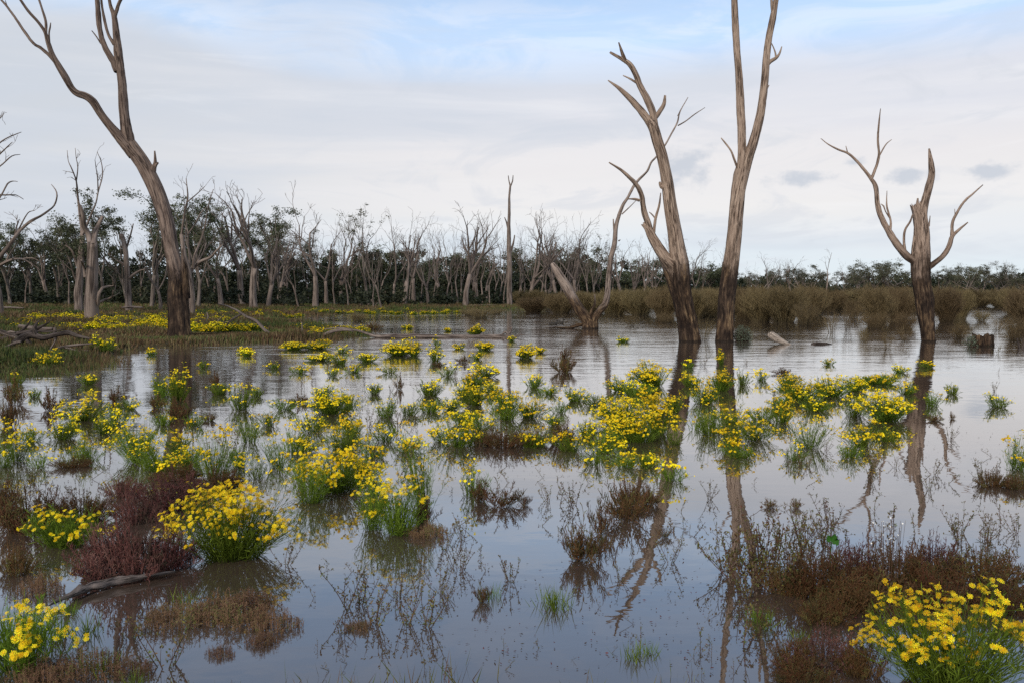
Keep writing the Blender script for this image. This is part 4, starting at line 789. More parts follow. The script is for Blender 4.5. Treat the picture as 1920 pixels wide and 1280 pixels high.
# ------------------------------------------------------------------ daisies
def daisy_bush(mbs, r_, W_, D_, H, dens, lod, dist, fl_rad=.019, hn=None, compact=False):
    mf, mh = mbs; px = dist/F*1.2
    nf = int(max(2, hn if hn else dens**1.3*(460 if dist > 7 else 360)*(W_*D_)**.75/.6)); ns = int((240 if compact else 150)*(W_*D_)**.7/.55*(.75+.35*dens))+12
    if lod >= 2: ns = int(ns*.6)
    km = 1+int(W_/.28+r_.rand()*1.5); mc = np.stack([r_.uniform(-.30, .30, km)*W_, r_.uniform(-.3, .3, km)*D_], -1); mrd = r_.uniform(.26, .42, km); mh_ = r_.uniform(.62, 1.12, km)
    if km <= 2: mc *= .5; mrd = r_.uniform(.40, .52, km); mh_ = r_.uniform(.85, 1.1, km)
    mh_[r_.randint(km)] = 1.08
    if compact: km = 3; mc = np.array([[0, 0], [-.16*W_, .1*D_], [.17*W_, -.05*D_]]); mrd = np.array([.44, .27, .25]); mh_ = np.array([1., .98, .86])
    def dome(n, lo, hi, rim=.45):
        g_ = r_.choice(km, n, p=mrd**2/np.sum(mrd**2)); a = r_.uniform(0, 6.28, n); rr = np.sqrt(r_.rand(n)); lob = .75+.5*vnoise(np.cos(a)*1.6+W_*31, np.sin(a)*1.6+5+g_*3, 3)
        x = mc[g_, 0]+rr*np.cos(a)*W_*mrd[g_]*1.2*lob; y = mc[g_, 1]+rr*np.sin(a)*D_*mrd[g_]*1.2*lob; z = H*mh_[g_]*(1-rim*rr**2.2)*r_.uniform(lo, hi, n)*(.72+.5*vnoise(x*7+9, y*7+W_*17, 6)); return np.stack([x, y, z], -1), rr
    C, rr = dome(ns, .45, 1.02); A = C*[.30, .30, 0]+r_.normal(0, .015, (ns, 3)); A[:, 2] = -.06; B = A*.3+C*.7*[.8, .8, .85]; B[:, 2] = C[:, 2]*.55
    rn = r_.rand(ns); sw = max(.0016, px*.28); P = stems(mf, A, B, C, sw, sw*.7, 3, rn)
    nl = 16 if lod == 0 else (11 if lod == 1 else 7)
    for k in range(nl):
        f = r_.uniform(.08, 1, ns)[:, None]; q = A*(1-f)**2+2*B*f*(1-f)+C*f*f; d = unit(C-A)*.8+r_.normal(0, .6, (ns, 3)); d[:, 2] += .35
        lw = max(.0042, px*.7); leaves(mf, q, d, r_.normal(0, 1, (ns, 3)), r_.uniform(.025, .062, ns)*max(1, (W_/.5)**.2), lw, tri3(np.clip(rn*.6+r_.rand(ns)*.4, 0, 1), f[:, 0], rn))
    # flowering shoots: flat-topped bunches of heads
    nb = max(1, int(nf/4.2)); Cb, rb = dome(nb, .84, 1.12, .62); k = r_.randint(2, 9, nb); idx = np.repeat(np.arange(nb), k); n = len(idx)
    Hc = Cb[idx]+np.stack([r_.normal(0, .024, n), r_.normal(0, .024, n), r_.normal(0, .010, n)], -1)
    ms, mi = (mf, 0) if mh is None else (mh, 2); st0 = Cb*[.16, .16, 0]; stems(ms, st0, st0*.3+Cb*.7*[.8, .8, .6], Cb-[0, 0, .02], sw*.8, sw*.6, 3, r_.rand(nb), mat=mi); sticks(ms, (Cb-[0, 0, .022])[idx], Hc, sw*.6, sw*.5, (.6, .9, 0), (.8, 1, 0), mat=mi)
    out = Hc*[1, 1, 0]/max(W_, .2); Nn = np.array([-.05, -.30, 1])+out*1.0+r_.normal(0, .42, (n, 3))
    R = fl_rad*np.where(r_.rand(n) < .18, r_.uniform(.4, .65, n), r_.uniform(.75, 1.1, n))
    # some green buds
    m = int(n*.25)+2; bi = r_.randint(0, nb, m); bc = Cb[bi]+r_.normal(0, .03, (m, 3)); leaves(mf, bc, np.tile([0, 0, 1.], (m, 1))+r_.normal(0, .2, (m, 3)), r_.normal(0, 1, (m, 3)), .010+px*.3, .007+px*.3, (.5, 1, 0), 1)
    if mh is not None: heads(mh, Hc, Nn, R, r_, lod)
    return Hc, unit(Nn), R
DN = {}
def daisy(x, by, w, top, dens=1., look=None, hero=False, label=None, dist=None, hn=None, name='daisy_bush'):
    g = atz(x, by) if dist is None else None
    d = g[1]; Wm = w/F*d; Dm = min(Wm*.8, .6+Wm*.4); cy = d+Dm*.5; z0 = max(0, float(gz(g[0], cy)[0])); 
    H = (by-top)/F*d - .5*Dm*HC/d; H = max(H, .14)*1.08; Wm *= 1.08; X = (x-960)/F*cy
    lod = 0 if d < 6.5 else (1 if d < 15 else 2); r_ = np.random.RandomState(int(x*7+by)); mf, mh = MB(), MB()
    o = thing(name, label or '', 'daisy plant', (X, cy, z0), 'yellow daisies growing out of the water')
    fr = .0158 if d < 7 else (.0150 if d < 14 else .0185)
    if hero:
        Hc, Nn, R = daisy_bush((mf, None), r_, Wm, Dm, H, dens, 0, cy, fr, hn=hn, compact=True); part('foliage', mf.mesh('foliage', [M['daisyleaf'], M['bud']]), o)
        key = 'heads'
        if key not in DN:
            DN[key] = []
            for k in range(6):
                m = MB(); heads(m, np.zeros((1, 3)), np.array([[0, 0, 1.]]), .02, np.random.RandomState(k+5), 0); DN[key].append(m.mesh('flower_head', [M['bloom'], M['disc']], smooth=False))
        from mathutils import Vector
        order = np.argsort(Hc[:, 1]-Hc[:, 2]*1.2)     # the ones that show largest first
        vis = order[:100]; rest = order[100:]
        for i in vis:
            c = part('flower_head', DN[key][r_.randint(6)], o); c.location = Hc[i]; c.rotation_mode = 'QUATERNION'; c.rotation_quaternion = Vector(Nn[i]).to_track_quat('Z', 'X'); s = R[i]/.02; c.scale = (s, s, s)
        if len(rest):
            heads(mh, Hc[rest], Nn[rest], R[rest], r_, 0); c = part('flower_heads', mh.mesh('flower_heads', [M['bloom'], M['disc']], smooth=False), o); c['kind'] = 'stuff'
    else:
        Hc, Nn, Rr = daisy_bush((mf, mh), r_, Wm, Dm, H, dens, lod, cy, fr, hn=hn)
        part('foliage', mf.mesh('foliage', [M['daisyleaf'], M['bud']]), o)
        part('flowers', mh.mesh('flowers', [M['bloom'], M['disc'], M['daisyleaf']], smooth=False), o)
    if not label:
        lk = look or (('dense bright' if dens > .85 else ('half-open' if dens > .45 else 'sparse leggy'))+(' broad' if Wm > .75 else (' small' if Wm < .4 else ''))+' daisy bush')
        auto(o, lk, x, by)
    return o
daisy(425, 1072, 235, 905, 1.5, hero=True, label='big foreground daisy bush covered in yellow flowers beside the purple samphire', hn=850)
daisy(1800, 1345, 345, 1078, 1., hero=True, label='large daisy bush in the bottom right corner with wide open flowers', hn=420)
daisy(20, 1290, 190, 1108, .7, hero=True, label='green daisy bush cut by the left edge near the bottom', hn=120)
daisy(112, 1040, 155, 945, .8, hero=True, label='flat-topped daisy plant in front of the dark rust mound at left', hn=110)
daisy(690, 1000, 80, 885, .7, label='leftmost of the tall central daisy bushes, with thick green foot')
daisy(745, 1012, 110, 890, .9, hero=True, label='middle front one of the tall central daisy bushes, green at the base', hn=130)
daisy(795, 965, 90, 800, .8, label='airy tall daisy bush at the back of the central group')
for a in [(625, 934, 170, 818, 1.45), (575, 948, 76, 852, 1.), (395, 902, 110, 805, .7), (300, 890, 110, 830, .6), (262, 875, 110, 785, .7), (345, 895, 70, 838, .6), (150, 792, 80, 740, 1.), (106, 828, 72, 778, 1.), (214, 805, 66, 762, .7), (22, 868, 66, 790, .8), (-5, 880, 50, 800, .8),
          (330, 752, 60, 692, .8), (300, 740, 40, 700, .6), (86, 690, 46, 658, 1.), (165, 722, 32, 700, .7), (25, 722, 28, 700, .3), (450, 770, 50, 716, .6), (466, 832, 48, 775, .25), (517, 880, 64, 800, .35), (545, 850, 50, 790, .5), (620, 780, 100, 728, 1.1), (585, 812, 50, 768, .8), (640, 850, 110, 790, .5), (560, 850, 60, 820, .6),
          (550, 657, 46, 640, 1.), (593, 656, 52, 639, 1.), (600, 677, 50, 662, .8), (641, 684, 50, 664, .5), (690, 679, 44, 662, .8), (640, 662, 30, 648, .4), (745, 668, 60, 638, 1.5), (773, 668, 30, 646, 1.2), (815, 678, 36, 652, .7), (818, 650, 14, 634, .5), (860, 655, 20, 644, 1.), (907, 657, 34, 643, 1.2), (892, 674, 30, 656, .5), (985, 672, 46, 648, 1.3), (1012, 662, 22, 650, 1.),
          (803, 745, 60, 708, .5), (803, 775, 50, 745, .5), (720, 785, 56, 742, .3), (838, 706, 38, 684, .5), (910, 708, 52, 682, .9), (880, 728, 56, 695, .8), (893, 762, 66, 722, .9), (950, 760, 60, 730, .6), (945, 790, 60, 742, 1.), (990, 785, 66, 742, .9), (855, 842, 80, 785, 1.3), (825, 830, 40, 800, .8), (900, 812, 50, 772, .9), (870, 795, 50, 765, .8),
          (1000, 728, 36, 702, .7), (1080, 755, 56, 730, .5), (1120, 762, 50, 738, .3), (1230, 726, 80, 680, 1.3), (1170, 735, 54, 710, .6), (1200, 745, 60, 715, .8), (1175, 805, 120, 742, 1.5), (1235, 815, 90, 738, 1.5), (1200, 835, 110, 770, 1.4), (1128, 852, 70, 808, 1.), (1072, 850, 64, 812, .9), (1000, 842, 66, 808, .8), (1100, 820, 60, 785, .9), (1262, 775, 40, 740, .9), (1270, 835, 30, 800, .5),
          (1262, 905, 56, 868, .5), (1170, 880, 60, 850, .6), (1322, 758, 64, 714, .8), (1350, 735, 60, 692, .9), (1335, 818, 80, 762, .25), (1372, 840, 66, 782, 1.), (1418, 828, 72, 772, .8), (1395, 862, 60, 835, .8), (1355, 684, 18, 660, 1.1), (1427, 714, 24, 694, 1.), (1392, 722, 30, 688, .4), (1375, 800, 60, 760, .5),
          (1498, 752, 90, 706, 1.1), (1560, 745, 70, 704, 1.), (1470, 765, 50, 738, .7), (1528, 772, 64, 742, .6), (1605, 735, 60, 704, .8), (1668, 795, 118, 732, 1.5), (1605, 782, 50, 740, .8), (1650, 722, 90, 700, .6), (1700, 740, 40, 715, .7), (1520, 845, 76, 785, .5), (1470, 795, 56, 752, .8), (1622, 840, 76, 792, .8), 
          (1742, 690, 28, 677, .9), (1752, 762, 34, 732, .5), (1880, 765, 44, 738, .4), (1912, 885, 70, 812, .9), (1555, 684, 22, 675, .6), (885, 935, 56, 876, .6), (480, 745, 30, 728, .3), (1290, 690, 22, 680, .4), (1050, 775, 26, 762, .3), (1170, 642, 30, 634, .4), (463, 668, 22, 656, 1.), (512, 692, 24, 676, .5), (295, 745, 20, 735, .3), (160, 870, 50, 820, .25), (60, 745, 20, 733, .5)]:
    daisy(*a)
rs = np.random.RandomState(303)
for x, y, w, t, dn in [(150, 860, 40, 835, .4), (235, 770, 40, 745, .5), (300, 800, 50, 770, .5), (360, 800, 40, 775, .4), (410, 740, 36, 716, .5), (255, 835, 60, 800, .6), (330, 850, 60, 812, .7), (450, 880, 50, 845, .5), (500, 800, 44, 770, .5), (530, 770, 40, 745, .4), (480, 900, 44, 870, .4), (660, 900, 70, 860, .9), (700, 860, 60, 820, .7), (660, 820, 60, 780, .8), (720, 830, 50, 795, .6), (760, 850, 60, 808, .8), (600, 750, 44, 722, .7), (655, 760, 40, 735, .7), (700, 740, 34, 718, .4), (765, 780, 40, 752, .5),
                     (560, 700, 34, 684, .6), (625, 705, 30, 690, .5), (660, 700, 34, 684, .6), (730, 700, 30, 684, .5), (380, 690, 22, 678, .4), (350, 870, 60, 835, .6), (840, 770, 44, 742, .8), (930, 740, 44, 716, .7), (870, 745, 40, 722, .8), (1040, 800, 44, 775, .5), (1430, 790, 50, 762, .6), (1475, 725, 50, 702, .8),
                     (1210, 880, 50, 855, .7), (1120, 875, 40, 852, .5), (1495, 865, 40, 838, .4), (1600, 860, 44, 832, .5), (1665, 830, 40, 805, .6), (1300, 725, 36, 704, .6), (50, 830, 44, 800, .6), (185, 815, 44, 785, .6), (70, 880, 40, 852, .4), (560, 905, 50, 862, .6), (700, 935, 60, 890, .7), (1790, 740, 30, 722, .3), (1690, 700, 40, 688, .5), (1030, 740, 34, 722, .4)]: daisy(x, y, w, t, dn)
# daisies on the left bank, built once in four shapes and copied
def daisy_proto(seed, dens):
    r_ = np.random.RandomState(seed); mf, mh = MB(), MB(); daisy_bush((mf, mh), r_, 1.0, .9, .34, dens, 2, 35, .030, hn=210); return mf.mesh('foliage', [M['daisyleaf'], M['bud']]), mh.mesh('flowers', [M['bloom'], M['disc'], M['daisyleaf']], smooth=False)
DP = [daisy_proto(s, 1.2) for s in range(4)]
rs = np.random.RandomState(77)
spots = []
for x0, x1, y, n, sz in [(172, 318, 619, 13, 30), (350, 478, 620, 9, 28), (168, 320, 607, 7, 22), (60, 320, 600, 12, 20), (60, 160, 597, 5, 18), (0, 60, 604, 3, 20), (105, 150, 614, 5, 22), (320, 480, 602, 7, 20), (100, 330, 592, 10, 16), (360, 560, 590, 9, 15), (585, 690, 622, 8, 24), (540, 600, 618, 3, 22), (600, 860, 584, 12, 12), (360, 600, 583, 8, 10), (30, 110, 612, 3, 18)]:
    n = int(n*1.7); sz *= 1.15
    for i in range(n):
        x = x0+(x1-x0)*(i+rs.uniform(.1, .9))/n; g = atg(x, y+rs.uniform(-3, 3)+3); spots.append((x, g, sz*rs.uniform(.8, 1.25)))
for i, (x, g, sz) in enumerate(spots):
    s = sz/F*g[1]*1.15; o = thing('daisy_bush', 'low patch of yellow daisies in the flower field on the left and far banks', 'daisy plant', (g[0], g[1], max(g[2], -.02)), 'daisy patches on the bank', rz=rs.uniform(0, 6), sc=(s, s, s*.9+.1)); a, b = DP[i % 4]
    part('foliage', a, o); part('flowers', b, o)
for x, y in [(790, 584), (880, 586), (620, 636), (855, 636), (905, 632), (985, 624), (622, 650), (190, 655), (205, 660), (178, 658), (1205, 632), (240, 668), (70, 632)]:
    pass
for x, by, w, top in [(764, 617, 16, 610), (843, 622, 18, 616), (890, 627, 32, 612), (960, 640, 14, 634), (190, 664, 34, 636), (283, 666, 16, 660), (460, 662, 26, 655)]: daisy(x, by, w, top, 1.1)

# ------------------------------------------------------------------ samphire and mats
def samphire_mesh(seed, mat, n=150, twg=14, th=.0032, spread=.5, fin=1.):
    r_ = np.random.RandomState(seed); mb = MB(); a = r_.uniform(0, 6.28, n); rr = np.sqrt(r_.rand(n))
    lob = .6+.8*vnoise(np.cos(a)*2.4+seed, np.sin(a)*2.4, seed)
    C = np.stack([rr*np.cos(a)*.5*lob, rr*np.sin(a)*.5*lob, .46*(1-.55*rr**2)*r_.uniform(.35, 1.08, n)*(.45+1.0*vnoise(np.cos(a)*rr*4, np.sin(a)*rr*4+seed, seed+3))], -1)
    A = C*[spread, spread, 0]; A[:, 2] = -.08; B = A*.4+C*.6; B[:, 2] = C[:, 2]*.5+.03; rn = np.clip(vnoise(C[:, 0]*5+seed, C[:, 1]*5, seed+1)*.8+r_.rand(n)*.25, 0, 1)
    stems(mb, A, B, C, th*.9, th*.6, 3, rn)
    for k in range(twg):
        f = r_.uniform(.2, 1., n)[:, None]; q = A*(1-f)**2+2*B*f*(1-f)+C*f*f; d = unit(r_.normal(0, .55, (n, 3))+[0, 0, 1.]); ln = r_.uniform(.012, .045, n)[:, None]*fin; e = q+d*ln; rr2 = np.clip(rn+r_.normal(0, .18, n), 0, 1)
        sticks(mb, q, e, th*.75, th*1.25, tri3(rr2, f[:, 0]*.7, rr2), tri3(rr2, f[:, 0]*.4+.6, rr2), sides=3)
        d2 = unit(d+r_.normal(0, .6, (n, 3))); sticks(mb, e, e+d2*ln*.6, th*1.1, th*.7, tri3(rr2, f[:, 0]*.4+.6, rr2), tri3(rr2, np.ones(n), rr2), sides=3)
    return mb.mesh('shoots', mat)
SM = {'rust': [samphire_mesh(s, M['rust'], 210, 15) for s in range(4)], 'purple': [samphire_mesh(s+10, M['purple'], 200, 15) for s in range(3)],
      'open': [samphire_mesh(s+20, M['rust'], 26, 22, .0042, .12, 1.9) for s in range(3)], 'mat': [samphire_mesh(s+30, M['pinkmat'], 260, 11, .0030, .95, 1.1) for s in range(4)],
      'far': [samphire_mesh(s+40, M['rust'], 34, 12, .007, .25, 2.4) for s in range(3)]}
rs = np.random.RandomState(5)
LOOK = {'rust': 'rust-brown samphire mound', 'purple': 'purple-red samphire bush', 'open': 'open-stemmed reddish samphire', 'mat': 'low pinkish-brown plant mat', 'far': 'small dark brown samphire tuft'}
def samph(kind, x, by, w, top, label=None, look=None):
    g = atz(x, by); d = g[1]; Wm = w/F*d; Dm = Wm*.75; cy = d+Dm*.45; H = max(.07 if kind != 'mat' else .03, (by-top)/F*d - .5*Dm*HC/d); z0 = max(0, float(gz(g[0], cy)[0]))
    o = thing('samphire_bush' if kind != 'mat' else 'plant_mat', label or '', 'shrub' if kind != 'mat' else 'ground plant', ((x-960)/F*cy, cy, z0), 'saltmarsh shrubs in the shallows', rz=rs.uniform(-.5, .5)+rs.randint(2)*PI, sc=(Wm, Dm, H/.42*(.86 if kind == 'rust' and w > 150 else 1))); part('shoots', SM[kind][rs.randint(len(SM[kind]))], o)
    if not label: auto(o, look or LOOK[kind], x, by)
for a in [('rust', 45, 1010, 190, 892, 'large dark rust samphire mound at the left edge behind the flat-topped daisy'), ('rust', 140, 985, 160, 905), ('rust', -20, 960, 120, 900),
          ('purple', 235, 1098, 220, 958, 'widest purple-red samphire mound, above the charred driftwood'), ('purple', 310, 965, 150, 885), ('purple', 250, 985, 120, 920), ('purple', 190, 1070, 120, 985), ('purple', 305, 1075, 110, 985), ('purple', 350, 950, 80, 890), ('purple', 225, 935, 80, 890),
          ('rust', 15, 1085, 90, 1020), ('mat', 60, 1120, 90, 1075),
          ('rust', 945, 842, 100, 798, 'dark brown samphire patch in the middle of the water'), ('rust', 1055, 835, 70, 790), ('rust', 1000, 835, 70, 800), ('rust', 905, 835, 50, 802),
          ('open', 940, 958, 110, 905), ('open', 985, 950, 40, 925), ('open', 900, 945, 60, 890), ('open', 1180, 985, 130, 892, 'red spreading samphire with bare lower stems right of centre'), ('rust', 1190, 955, 90, 900), ('open', 1225, 950, 70, 905), ('open', 1095, 1062, 120, 965), ('open', 1085, 1060, 80, 990), ('open', 1130, 1010, 70, 940),
          ('rust', 1545, 1135, 200, 1008, 'left end of the wide rust samphire bed in the foreground'), ('rust', 1700, 1128, 230, 1005, 'middle of the wide rust samphire bed in the foreground'), ('rust', 1860, 1115, 210, 1000, 'right end of the wide rust samphire bed, at the picture edge'), ('rust', 1630, 1165, 220, 1050), ('rust', 1780, 1160, 200, 1050), ('rust', 1490, 1125, 110, 1040), ('rust', 1900, 1165, 160, 1060), ('purple', 1620, 1100, 130, 1010), ('purple', 1760, 1090, 130, 1005), ('rust', 1560, 1180, 130, 1100),
          ('purple', 1560, 1270, 180, 1178), ('rust', 1500, 1262, 100, 1190), ('rust', 1630, 1280, 120, 1190), ('rust', 1520, 1300, 160, 1220),
          ('mat', 420, 1180, 170, 1112), ('mat', 330, 1185, 130, 1125), ('mat', 500, 1190, 110, 1140), ('mat', 460, 1150, 110, 1105), ('mat', 290, 1165, 70, 1135), ('mat', 140, 1285, 170, 1215), ('mat', 60, 1290, 120, 1230), ('mat', 230, 1270, 80, 1225), ('mat', 480, 1215, 60, 1185), ('mat', 400, 1235, 60, 1210),
          ('mat', 665, 1185, 56, 1162), ('open', 905, 1135, 50, 1092),
          ('far', 1062, 700, 62, 664, 'dark mossy hummock with a tuft of yellow beside it'), ('far', 1058, 672, 22, 650), ('far', 560, 758, 50, 740), ('far', 388, 790, 40, 774), ('far', 330, 785, 60, 752), ('far', 748, 730, 22, 705), ('far', 868, 680, 30, 668), ('far', 820, 686, 36, 678), ('far', 402, 722, 22, 698), ('far', 215, 755, 44, 728), ('far', 290, 765, 40, 740), ('far', 8, 800, 40, 745), ('far', 20, 760, 50, 705),
          ('far', 700, 618, 40, 605), ('far', 1470, 702, 50, 690), ('far', 1540, 735, 36, 712), ('far', 1755, 790, 40, 780), ('far', 1790, 785, 16, 778), ('far', 90, 770, 50, 735),
          ('rust', 1870, 915, 90, 882), ('rust', 1915, 920, 60, 885), ('open', 1450, 955, 50, 932), ('open', 1500, 955, 40, 930), ('rust', 640, 925, 0.1, 920), ('open', 1250, 1010, 44, 985), ('rust', 410, 920, 120, 880), ('rust', 330, 905, 110, 870), ('open', 790, 985, 70, 920), ('rust', 130, 880, 80, 855), ('mat', 800, 1010, 80, 975)]:
    if a[3] > 1: samph(*a)

# ------------------------------------------------------------------ sprigs, grass tufts, small things
def sprig_mesh(seed, n=5, H=.3):
    r_ = np.random.RandomState(seed); mb = MB()
    for k in range(n):
        a = np.array([[r_.normal(0, .010), r_.normal(0, .010), -.05]]); c = a+[[r_.normal(0, .09), r_.normal(0, .09), H*r_.uniform(.6, 1.1)]]; b = (a+c)/2+r_.normal(0, .025, (1, 3)); rn = r_.rand(1)
        stems(mb, a, b, c, .0034, .0018, 5, rn, mat=1); m = 22
        for t in r_.uniform(.15, 1, 5):
            q = a*(1-t)**2+2*b*t*(1-t)+c*t*t; e = q+unit(r_.normal(0, .6, (1, 3))+[[0, 0, .9]])*r_.uniform(.03, .09); stems(mb, q, (q+e)/2+r_.normal(0, .008, (1, 3)), e, .0016, .001, 2, rn, mat=1)
            ee = np.repeat(e, 4, 0)+r_.normal(0, .006, (4, 3)); rv = r_.rand(4); leaves(mb, ee, r_.normal(0, .7, (4, 3))+[0, 0, .8], r_.normal(0, 1, (4, 3)), 0.020, .010, tri3(rv*.4+.5, rv*0+1, rv))
        t = r_.uniform(.15, 1, m)[:, None]; q = a*(1-t)**2+2*b*t*(1-t)+c*t*t; rv = r_.rand(m); leaves(mb, q, r_.normal(0, 1, (m, 3))+[0, 0, .5], r_.normal(0, 1, (m, 3)), r_.uniform(.012, .028, m), .008, tri3(rv, rv*0+1, rv))
    return mb.mesh('stalks', [M['sprig'], M['twig']])
SP = [sprig_mesh(s, 5, .30) for s in range(5)]; SP1 = [sprig_mesh(s+9, 1, .28) for s in range(5)]; SPL = [sprig_mesh(s+30, 9, .34) for s in range(3)]
def tuft_mesh(seed, n=60, H=.16, W_=.12, mat='daisyleaf'):
    r_ = np.random.RandomState(seed); mb = MB(); A = np.stack([r_.normal(0, W_*.3, n), r_.normal(0, W_*.3, n), np.full(n, -.03)], -1); D = unit(np.stack([r_.normal(0, .35, n), r_.normal(0, .35, n), np.ones(n)], -1)); Ln = H*r_.uniform(.5, 1.1, n)
    rn = r_.rand(n); leaves(mb, A, D, r_.normal(0, 1, (n, 3)), Ln, .004, tri3(rn, rn*0+.7, rn), fold=.0); return mb.mesh('blades', M[mat])
TF = [tuft_mesh(s) for s in range(3)]; TFS = [tuft_mesh(s+5, 9, .14, .2, 'sprig') for s in range(3)]
rs = np.random.RandomState(15)
def sprig(x, by, h, lst, look, name='water_sprig', cat='water plant', pt='stalks', group='leafy stalks rising from the shallow water', base=.30):
    g = atz(x, by); s = h/F*g[1]/base; o = thing(name, '', cat, (g[0], g[1], 0), group, rz=rs.uniform(0, 6.28), sc=s); part(pt, lst[rs.randint(len(lst))], o); auto(o, look, x, by)
for x, by, h in [(650, 1140, 90), (675, 1135, 80), (700, 1165, 90), (745, 1120, 60), (765, 1170, 85), (800, 1175, 90), (830, 1110, 60), (838, 1125, 40), (860, 1070, 60), (1050, 950, 60), (1075, 945, 55), (1090, 955, 60), (1030, 940, 40), (1330, 935, 40), (1295, 1005, 60), (1390, 960, 40), (1350, 1010, 50), (1280, 960, 40), (1500, 1000, 60), (1560, 985, 70), (1590, 1010, 70), (1690, 1010, 60),
                 (1640, 960, 60), (1680, 985, 90), (1720, 1000, 60), (1800, 1000, 80), (1830, 995, 60), (1880, 985, 60), (1905, 1000, 50), (1770, 905, 50), (1750, 890, 40), (1845, 905, 50), (1440, 990, 50), (1470, 1020, 60), (1530, 1015, 60), (700, 860, 60), (770, 870, 60), (960, 905, 50), (905, 1040, 50), (960, 1090, 60), (1160, 1090, 40), (1260, 1055, 60), (1390, 1205, 110), (1420, 1190, 90), (1320, 1230, 80), (1200, 1215, 60), (1460, 1190, 80),
                 (640, 1190, 50), (590, 1120, 40), (1050, 1130, 40), (280, 1180, 60), (310, 1250, 120), (250, 1200, 60), (180, 1240, 70), (540, 1060, 60), (15, 1000, 80), (40, 1060, 60), (850, 985, 60), (870, 1010, 50), (830, 1030, 60), (790, 1060, 40), (1010, 985, 50), (60, 905, 40), (160, 900, 50), (170, 850, 40), (500, 850, 50), (430, 850, 60), (690, 800, 40), (750, 800, 40), (1110, 905, 40), (960, 870, 40), (1540, 900, 40), (1640, 880, 40)]:
    sprig(x+rs.uniform(-4, 4), by, h, SP if rs.rand() < .55 else SP1, 'thin leafy stalks' if rs.rand() < 2 else '')
for x, by, h in [(1385, 1085, 100), (1415, 1095, 110), (1360, 1070, 80), (1440, 1090, 120), (1480, 1060, 90), (1510, 1040, 80), (1550, 1030, 70), (1400, 1120, 60), (1460, 1110, 90), (1850, 1010, 50), (1800, 1015, 60)]:
    sprig(x, by, h, SPL, 'green leafy open shrub')
for i in range(95):
    y = rs.uniform(0, 1)**1.2; y = 660+y*280; x = rs.uniform(560, 1915)
    sprig(x, y, rs.uniform(10, 24)+(y-660)*.05, SP1 if rs.rand() < .5 else SP, 'small dark water sprig')
for i in range(70):
    y = rs.uniform(900, 1275); x = rs.uniform(560, 1420)
    sprig(x, y, rs.uniform(14, 45), SP1, 'tiny lone stalk' if x < 1000 else 'tiny single stalk')
for x, by, h in [(160, 1190, 60), (190, 1260, 60), (250, 1285, 50), (40, 1200, 90), (1035, 1130, 50), (918, 1120, 40), (1040, 1140, 60), (1190, 1235, 50), (1215, 1225, 40), (300, 880, 50), (1435, 1175, 50), (1420, 1160, 40), (345, 1130, 45), (10, 1210, 90), (100, 1200, 70), (1500, 1200, 40), (130, 1150, 40), (1330, 790, 40), (1310, 805, 45), (120, 872, 30), (470, 815, 35)]:
    sprig(x, by, h, TF, 'bright green grass tuft', 'grass_tuft', 'grass tuft', 'blades', 'grass tufts in the shallows', .16)
for x, by, h in [(780, 1280, 60), (815, 1285, 90), (845, 1290, 70), (870, 1285, 80), (760, 1290, 60), (560, 1285, 50), (620, 1290, 60), (1240, 1290, 60), (1290, 1270, 40), (1100, 1285, 40), (350, 1290, 50), (420, 1290, 40), (680, 1290, 60)]:
    sprig(x, by, h, TFS, 'few thin grass blades', 'grass_tuft', 'grass tuft', 'blades', 'grass tufts in the shallows', .14)
def broad_leaf(x, by, w, label):
    g = atz(x, by, 0.); b = np.array([g[0], g[1], 0.]); root = thing('broad_leaf_plant', label, 'water plant', b); mb = MB(); r = w/F*g[1]*.5; th = np.linspace(-2.7, 2.7, 17)
    V = np.stack([r*np.cos(th+1.2), r*.35*np.sin(th)+.0, r*.9*np.sin(th+1.2)+.22+.01*np.cos(th*5)], -1); V = np.concatenate([V, [[0, .02, .21]]]); k = np.arange(16)
    mb.add(V, np.stack([k, k+1, np.full(16, 17)], -1), (.5, 1, 0)); sticks(mb, [[0, .05, -.1]], [[0, .02, .21]], .004, .003, (.2, 0, 0), (.5, 1, 0)); part('leaf', mb.mesh('leaf', M['pad']), root)
broad_leaf(1560, 1085, 22, 'single broad green leaf at the top of the rust samphire bed')
# dead white-tipped seed heads in the samphire bed
def seedheads():
    r_ = np.random.RandomState(3); g = atz(1680, 1120); b = np.array([g[0], g[1]+.1, 0.]); root = thing('white_seedheads', 'little cluster of white seed heads on the rust samphire bed', 'flower', b, None); mb = MB(); n = 34
    C = np.stack([r_.normal(0, .05, n), r_.normal(0, .04, n), r_.uniform(.22, .40, n)], -1); A = C*[.6, .6, 0]; stems(mb, A, (A+C)/2, C, .001, .001, 2, r_.rand(n), mat=1); leaves(mb, C, r_.normal(0, 1, (n, 3)), r_.normal(0, 1, (n, 3)), .010, .009, (.6, 1, 0)); part('seed_heads', mb.mesh('seed_heads', [M['white'], M['twig']]), root)
seedheads()
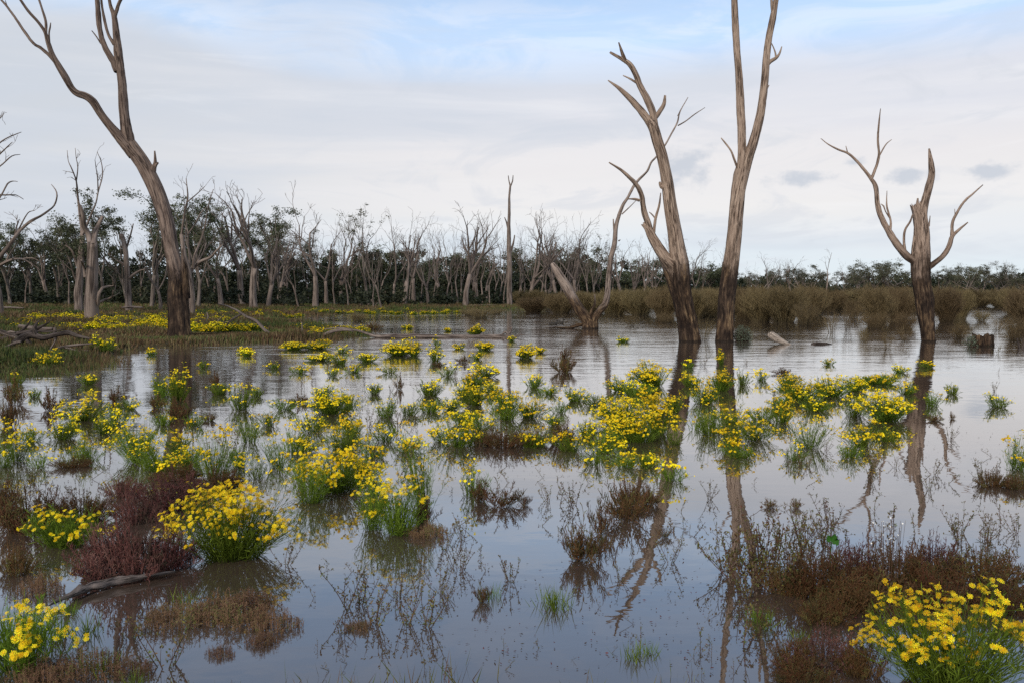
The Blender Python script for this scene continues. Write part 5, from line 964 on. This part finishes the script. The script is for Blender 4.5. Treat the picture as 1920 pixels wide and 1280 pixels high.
# short growth covering the left bank, and leaf litter floating on the water
def bank_cover():
    r_ = np.random.RandomState(8); n = 420000; a = np.radians(r_.uniform(-34, 6, n)); r = np.exp(r_.uniform(math.log(15), math.log(95), n)); X = r*np.sin(a); Y = r*np.cos(a)
    s = sdist(X, Y)+(vnoise(X*.35, Y*.35, 3)-.5)*2.2+(vnoise(X*1.3, Y*1.3, 4)-.5)*.8; den = vnoise(X*.5+3, Y*.5, 21); k = (s > -.9) & (r_.rand(n) < np.clip(.25+1.2*den, 0, 1)) & (r_.rand(n) < np.clip((s+1.2)/1.2, .12, 1)); X, Y, s, r = X[k], Y[k], s[k], r[k]; n = len(X)
    Z = gz(X, Y); hue = np.clip(vnoise(X*.45+9, Y*.45, 31)*.75+r_.rand(n)*.3, 0, 1); hgt_ = (.06+.22*vnoise(X*.7, Y*.7+4, 33)**1.5)*r_.uniform(.5, 1.2, n)
    D = np.stack([r_.normal(0, .35, n), r_.normal(0, .35, n), np.ones(n)], -1); mb = MB(); leaves(mb, np.stack([X, Y, Z-.02], -1), D, r_.normal(0, 1, (n, 3)), hgt_*1.5, .012+r*.0011, tri3(hue, np.full(n, .8), hue))
    setting('bank_grass', mb.mesh('bank_grass', M['bankgrass']), 'stuff', 'low brown and green growth covering the left bank')
bank_cover()
def litter():
    r_ = np.random.RandomState(18); n = 9000; Y = np.exp(r_.uniform(math.log(3), math.log(24), n)); X = Y*r_.uniform(-.7, .7, n); k = vnoise(X*.9, Y*.9, 41) > .52; X, Y = X[k], Y[k]; n = len(X); mb = MB()
    D = np.stack([r_.normal(0, 1, n), r_.normal(0, 1, n), r_.uniform(0, .3, n)], -1); leaves(mb, np.stack([X, Y, np.full(n, .004)], -1), D, np.tile([0, 0, 1.], (n, 1))+r_.normal(0, .25, (n, 3)), r_.uniform(.006, .024, n), r_.uniform(.003, .009, n), tri3(r_.rand(n)*.7, np.ones(n), r_.rand(n)))
    setting('floating_litter', mb.mesh('floating_litter', M['purple']), 'stuff', 'bits of leaf and twig floating on the water')
litter()

flush_labels()
